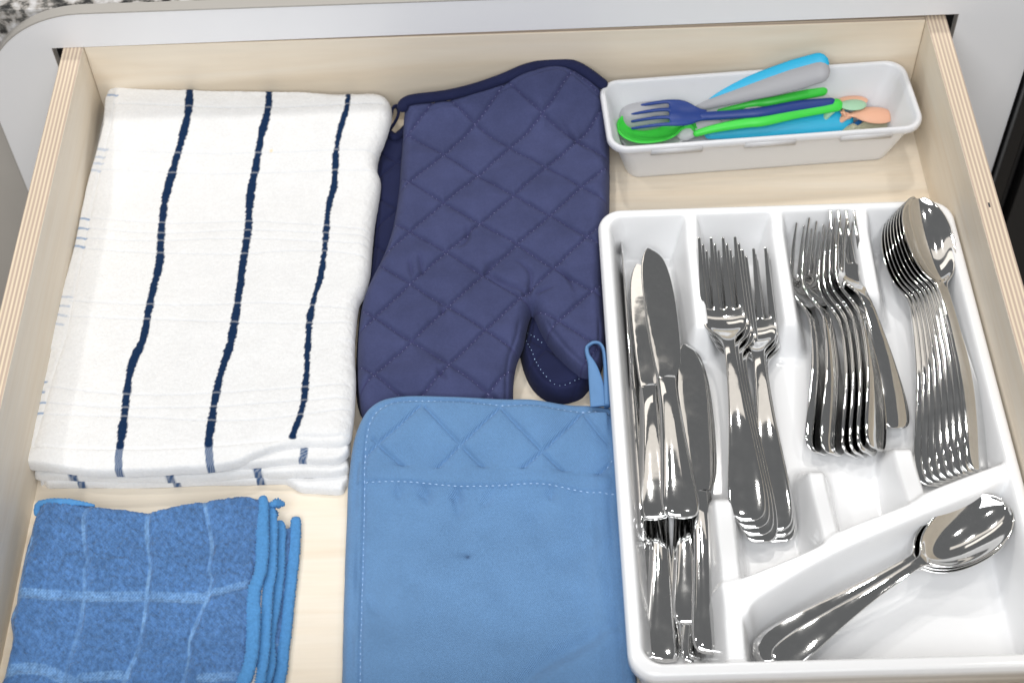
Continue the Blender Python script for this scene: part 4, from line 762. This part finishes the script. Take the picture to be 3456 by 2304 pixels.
def pot_top(X, Y, D):
    b = potz(X, Y); th = np.minimum(b - 0.5, 10.0); m = sst((D - 6) / 3)
    sd = pdist(X, Y, SEAM); z = b - th + rnd(D, 5.0, th)
    up_ = gauss(np.minimum.reduce([pdist(X, Y, c) for c in QL + QS]), 1.0); strip = (pdist(X, Y, BUP) * 0 + 1)
    yb = np.interp(X, *zip(*sorted(map(tuple, BUP)))); yl = np.interp(X, *zip(*sorted(map(tuple, BLO))))
    quil = sst((Y - yb) / 2); pocket = sst((yl - Y) / 1.2)
    tq = np.minimum.reduce([pdist(X, Y, c) for c in QL + QS])
    z = z - 1.8 * gauss(sd, 1.2) - 1.0 * m
    z = z + m * quil * (3.2 * (1 - np.exp(-tq / 6)) - 1.5 * gauss(tq, 0.8) - 0.8)
    z = z + m * (1 - quil) * 2.4 - m * pocket * 2.0 - 1.3 * gauss(pdist(X, Y, BLO), 0.9) * m - 0.8 * gauss(pdist(X, Y, BUP), 0.8) * m
    for c in PK: z = z - 2.2 * m * crease(X, Y - 3 * 0, c, 3.0) * pocket
    z = z - 1.6 * m * crease(X, Y, FO[0], 3)
    for c in FO[1:2]: z = z - 4.5 * m * crease(X, Y, c, 5.5) + 2.5 * m * crease(X, Y + 9, c, 9)
    z = z + 2.2 * m * gauss(pdist(X, Y, FO[2]), 5) - 1.5 * m * gauss(pdist(X, Y, FO[3]), 9)
    return z + m * (5.2 * fbm(X * 0.9 + Y * 0.45, Y - X * 0.3, 62, 71) + 1.1 * noise2(X * 0.7 + Y * 0.7, (Y - X) * 0.35, 16, 73) + 1.6 * noise2(X, Y * 0.3, 9, 74) * pocket * gauss(yl - Y, 26)) + 1.4 * np.clip((X - 360) / 18, 0, 1) ** 2
ph = tag(empty('pot_holder', (0.29, -0.38, 0.0005)), 'cornflower blue quilted pot holder with a pocket and hanging loop', 'pot holder')
ST = [(280.1,-394.3),(277.0,-393.2)]
in_(pad('quilted_pad', pot_poly, 0.75, pot_top, m_pot, ph, sub=3, attrs={'stain': lambda X, Y, D: 0.75 * gauss(np.hypot(X - ST[0][0], (Y - ST[0][1]) * 1.3), 1.6) + 0.28 * gauss(np.hypot((X - ST[1][0]) * 0.5, Y - ST[1][1]), 3.0)}), ph)
pP = catmull(pot_poly, True, 3); zf = zscalar(pot_top, pP)
in_(stitches([SEAM, BLO], zf, m_thread, ph, ln=2.6, gap=1.4, wd=0.45, ht=0.4), ph)
in_(stitches(QS, zf, m_thread, ph, ln=1.9, gap=1.3, wd=0.36, ht=0.4), ph)
in_(stitches(QL, zf, m_thread, ph, ln=1.6, gap=1.8, wd=0.18, ht=0.15), ph)
lp = [(365.6,-296.6,27.0),(365.1,-287.0,28.5),(364.3,-276.9,29.5),(362.6,-265.3,30.0),(360.2,-258.2,31.0),(360.1,-252.1,31.0),(363.9,-248.5,31.5),(368.0,-249.1,31.5),(370.5,-253.6,31.0),(371.2,-262.3,30.0),(371.2,-273.6,29.0),(371.1,-285.8,28.0),(370.9,-296.0,26.0)]
in_(tube('hanging_loop', lp, [5.4, 5.2, 4.6, 3.4, 1.6, 1.2, 1.2, 1.2, 1.3, 1.6, 2.0, 2.0], [1.1, 1.1, 1.3, 2.4, 4.0, 4.6, 4.6, 4.6, 4.4, 4.2, 4.0, 4.0], m_pot_bind, ph, seg=16, power=3, up=(0, -0.6, 0.8), sub=5, round_end=False), ph)

# ------------------------------------------------------------------ folded microfibre cloths
VL = [pl(c, 4) for c in ([(42.9,-355.4),(41.1,-364.7),(42.8,-375.8),(45.9,-389.1),(48.6,-396.4),(47.3,-401.0),(49.1,-412.8),(49.6,-419.7),(50.2,-430.0),(49.8,-446.7),(47.4,-463.1),(46.5,-479.1),(45.1,-491.7)], [(81.4,-360.5),(81.6,-372.2),(83.9,-385.6),(87.3,-400.0),(87.5,-409.3),(87.6,-418.6),(88.2,-431.2),(87.8,-451.2),(86.1,-461.0),(82.7,-472.7),(79.6,-485.3)], [(114.6,-352.9),(118.4,-366.0),(122.5,-382.0),(124.0,-391.7),(123.3,-403.5),(126.0,-410.6),(124.6,-422.1),(123.6,-427.7),(120.6,-437.8),(117.2,-452.1),(118.1,-465.2),(116.1,-477.8),(114.1,-486.4)], [(9.2,-374.7),(11.3,-380.8),(9.3,-396.3),(9.0,-411.5),(9.1,-432.1),(10.0,-428.7)])]
HB1 = pl([(7.9,-417.0),(24.7,-418.3),(48.6,-419.9),(71.5,-421.3),(89.0,-421.5),(106.7,-422.9),(122.8,-424.3)]); HB2 = pl([(124.5,-420.9),(136.0,-418.1),(150.1,-414.2)])
HB3 = pl([(10.5,-469.5),(18.0,-467.1),(28.0,-466.6),(37.3,-468.7),(43.9,-472.1),(54.6,-477.2)]); HB4 = pl([(56.9,-473.0),(73.7,-471.9),(82.7,-472.7)]); HB5 = pl([(126.8,-475.6),(148.5,-474.7)])
VW = [1.5, 1.5, 1.1, 0.9]
mf_poly = [(10.0,-356.2),(10.8,-351.6),(18.4,-350.7),(34.9,-352.3),(51.4,-355.1),(67.9,-357.8),(80.2,-359.8),(94.6,-356.6),(105.1,-354.5),(115.2,-353.3),(126.3,-351.5),(139.1,-350.5),(147.3,-351.8),(152.9,-355.0),(154.0,-363.5),(154.5,-380.7),(153.9,-398.6),(152.8,-416.1),(153.8,-438.8),(153.7,-455.4),(152.1,-471.6),(149.1,-482.1),(145.7,-497.7)] + [(120, -515), (60, -515), (12, -512)] + [(6.0,-487.4),(9.1,-472.7),(9.9,-460.9),(10.1,-445.5),(6.0,-432.0),(7.7,-421.8),(7.0,-414.9),(6.8,-387.9),(7.9,-373.4),(8.6,-362.4)]
def weave(X, Y):
    a = np.maximum.reduce([(1 - sst((pdist(X, Y, c) - wd * (0.55 + 0.8 * noise2(X, Y, 16, 5))) / 0.5)) for c, wd in zip(VL, VW)])
    h = np.maximum.reduce([(1 - sst((pdist(X, Y, c) - wd) / 0.5)) for c, wd in ((HB1, 3.1), (HB2, 2.3), (HB3, 3.4), (HB4, 2.6), (HB5, 2.6))])
    lad = 0.62 + 0.38 * np.sign(np.sin(X * 3.3)) * np.sign(np.sin(Y * 3.0))
    return np.maximum(a * (0.42 + 0.7 * noise2(X, Y, 13, 15)), h * lad * (0.62 + 0.5 * noise2(X, Y, 15, 16)))
def micro_top(X, Y, D):
    vd = np.minimum.reduce([pdist(X, Y, c) for c in VL]); hd = np.minimum.reduce([pdist(X, Y, c) for c in (HB1, HB2, HB3, HB4, HB5)])
    m = sst(D / 4); pile = 1 - np.maximum(gauss(vd, 2.2), gauss(hd, 3.4))
    rows = np.sin(X * 2.7 + 5.0 * noise2(X, Y, 14, 85)) * np.sin(Y * 2.9 + 5.0 * noise2(X, Y, 15, 86))
    z = 10 + rnd(D, 6, 11.0) + m * (1.8 * fbm(X, Y, 45, 81) + pile * (1.0 + 0.9 * rows + 2.0 * noise2(X + 0.5 * Y, Y * 0.7, 2.3, 83)))
    z = z - 1.4 * m * gauss(vd, 1.6) * (1 - gauss(vd, 0.7)) - 0.6 * m * gauss(hd, 2.6)
    return z + 1.2 * gauss((X - 18 - 0.12 * (Y + 400)) / 1.0, 9) + 0.5 * noise2(X, Y, 1.5, 84) * gauss(D, 4)
c1 = tag(empty('microfibre_cloth', (0.1, -0.43, 0.009)), 'folded blue microfibre cloth with woven lines, topmost at the front left', 'cloth', 'blue microfibre cloths')
in_(pad('terry_face', mf_poly, 0.65, micro_top, m_micro, c1, sub=3, attrs={'weave': lambda X, Y, D: weave(X, Y)}), c1)
hem1 = [(152.4,-355.5,20.0),(153.3,-360.2,20.0),(153.5,-368.9,20.0),(153.8,-378.4,20.0),(154.6,-386.9,20.0),(155.1,-396.2,20.0),(155.2,-402.6,20.0),(154.9,-407.2,20.0),(153.5,-413.5,20.0),(152.3,-418.8,20.0),(152.5,-426.8,20.0),(153.2,-434.8,20.0),(153.8,-443.5,20.0),(154.4,-452.1,20.0),(154.5,-459.8,20.0),(153.9,-467.4,20.0),(152.7,-473.2,20.0),(151.1,-478.9,20.0),(149.9,-485.5,20.0)]
in_(tube('side_hem', hem1, [3.0, 4.4, 3.8, 4.6, 3.9, 4.5], [2.6, 2.2, 2.8, 2.3], m_hem, c1, step=1.15, seg=12, wob=0.075, power=2.8), c1)
hemt = [(10.3,-359.4,18.0),(10.5,-354.4,19.5),(14.9,-353.2,20.5),(22.3,-353.2,21.0),(32.1,-353.9,21.0),(40.8,-355.1,20.5),(47.0,-355.8,19.0)]
in_(tube('corner_hem', hemt, [1.8, 2.5, 2.2, 0.8], [1.4, 1.6, 0.8], m_hem, c1, step=1.15, seg=12, wob=0.075, power=2.8), c1)
hem2 = [(155.5,-358.2,15.0),(157.2,-363.1,15.0),(158.5,-372.8,15.0),(158.9,-382.3,15.0),(159.0,-391.6,15.0),(159.6,-402.7,15.0),(158.9,-412.7,15.0),(158.7,-421.7,15.0),(159.4,-432.4,15.0),(159.8,-443.8,15.0),(159.8,-454.1,15.0),(159.4,-464.3,15.0),(158.7,-472.7,15.0),(158.1,-479.3,15.0)]
in_(tube('fold_hem', hem2, [3.4, 4.6, 4.0, 4.6], [1.8, 2.0], m_hem, c1, step=1.15, seg=12, wob=0.075, power=2.8), c1)
lace = [(155.8,-412.4,17.0),(155.7,-417.3,17.0),(155.9,-425.4,17.0),(156.2,-434.2,17.0),(156.7,-442.1,17.0),(157.0,-449.0,17.0)]
in_(tube('overlock_thread', lace, [0.9, 1.0, 0.5], [0.8, 0.9], m_lace, c1, step=0.9, seg=6, wob=0.45), c1)
lace = [(156.8,-468.6,17.0),(156.4,-471.9,17.0),(155.9,-475.2,17.0),(155.8,-480.2,17.0)]
in_(tube('overlock_thread', lace, [1.0, 1.6], [0.8, 0.9], m_lace, c1, step=0.9, seg=6, wob=0.45), c1)
tf = [(156.4,-357.7,17.0),(158.9,-356.8,17.0),(161.1,-355.7,16.0),(163.1,-355.4,15.0),(164.0,-355.2,14.0)]
in_(tube('thread_tuft', tf, [2.0, 2.6, 3.4, 2.0], [1.6, 2.2, 2.4, 1.4], m_hem, c1, step=0.7, seg=8, wob=0.22), c1)
in_(tube('thread_tuft', [(157.9,-358.4,10.0),(158.6,-360.1,9.0),(158.9,-361.4,8.0)], [2.2, 2.6, 1.4], [2, 2, 1], m_hem, c1, step=0.7, seg=8, wob=0.2), c1)
c2 = tag(empty('microfibre_cloth', (0.14, -0.43, 0.0005)), 'lower blue microfibre cloth, only its overlocked right edges showing', 'cloth', 'blue microfibre cloths')
lowp = [(140.4,-359.5),(150.8,-362.8),(158.9,-364.2),(162.8,-365.6),(167.9,-366.4),(169.6,-366.8),(170.3,-376.9),(170.4,-388.2),(169.7,-401.2),(169.5,-415.9),(169.5,-427.6),(169.1,-440.8),(168.2,-453.8),(167.7,-472.3),(167.0,-483.3)] + [(140, -512), (70, -512)]
LN = [pl([(162.9,-410.4),(167.9,-411.5)], 3), pl([(160.1,-446.8),(166.6,-448.1)], 3)]
in_(pad('terry_face', lowp, 0.9, lambda X, Y, D: 0.5 + rnd(D, 4, 6.0) + 0.5 * noise2(X, Y, 2, 91) + fbm(X, Y, 30, 92) * sst(D / 4), m_micro, c2, attrs={'weave': lambda X, Y, D: near(X, Y, LN, 0.5) * 0.8}), c2)
hem3 = [(161.8,-367.4,9.0),(163.2,-372.3,9.0),(163.1,-378.9,9.0),(163.4,-388.4,9.0),(163.5,-397.7,9.0),(163.5,-406.9,9.0),(163.3,-416.0,9.0),(163.0,-425.0,9.0),(162.3,-433.8,9.0),(161.8,-442.6,9.0),(161.8,-450.4,9.0),(162.8,-456.4,9.0),(163.0,-463.3,9.0),(161.8,-470.0,9.0),(160.8,-476.6,9.0)]
in_(tube('fold_hem', hem3, [3.4, 4.3, 3.8, 4.2], [1.8, 2.0], m_hem, c2, step=1.15, seg=12, wob=0.075, power=2.8), c2)
hem4 = [(171.0,-361.8,3.6),(171.2,-366.5,3.6),(171.4,-376.1,3.6),(171.3,-387.5,3.6),(170.8,-398.7,3.6),(170.5,-409.7,3.6),(170.3,-418.8,3.6),(170.4,-429.5,3.6),(170.2,-439.3,3.6),(169.8,-448.9,3.6),(169.3,-459.2,3.6),(168.7,-467.7,3.6),(168.3,-474.4,3.6)]
in_(tube('edge_hem', hem4, [3.4, 4.1, 3.7, 4.2], [2.0, 2.2], m_hem, c2, step=1.15, seg=12, wob=0.075, power=2.8), c2)
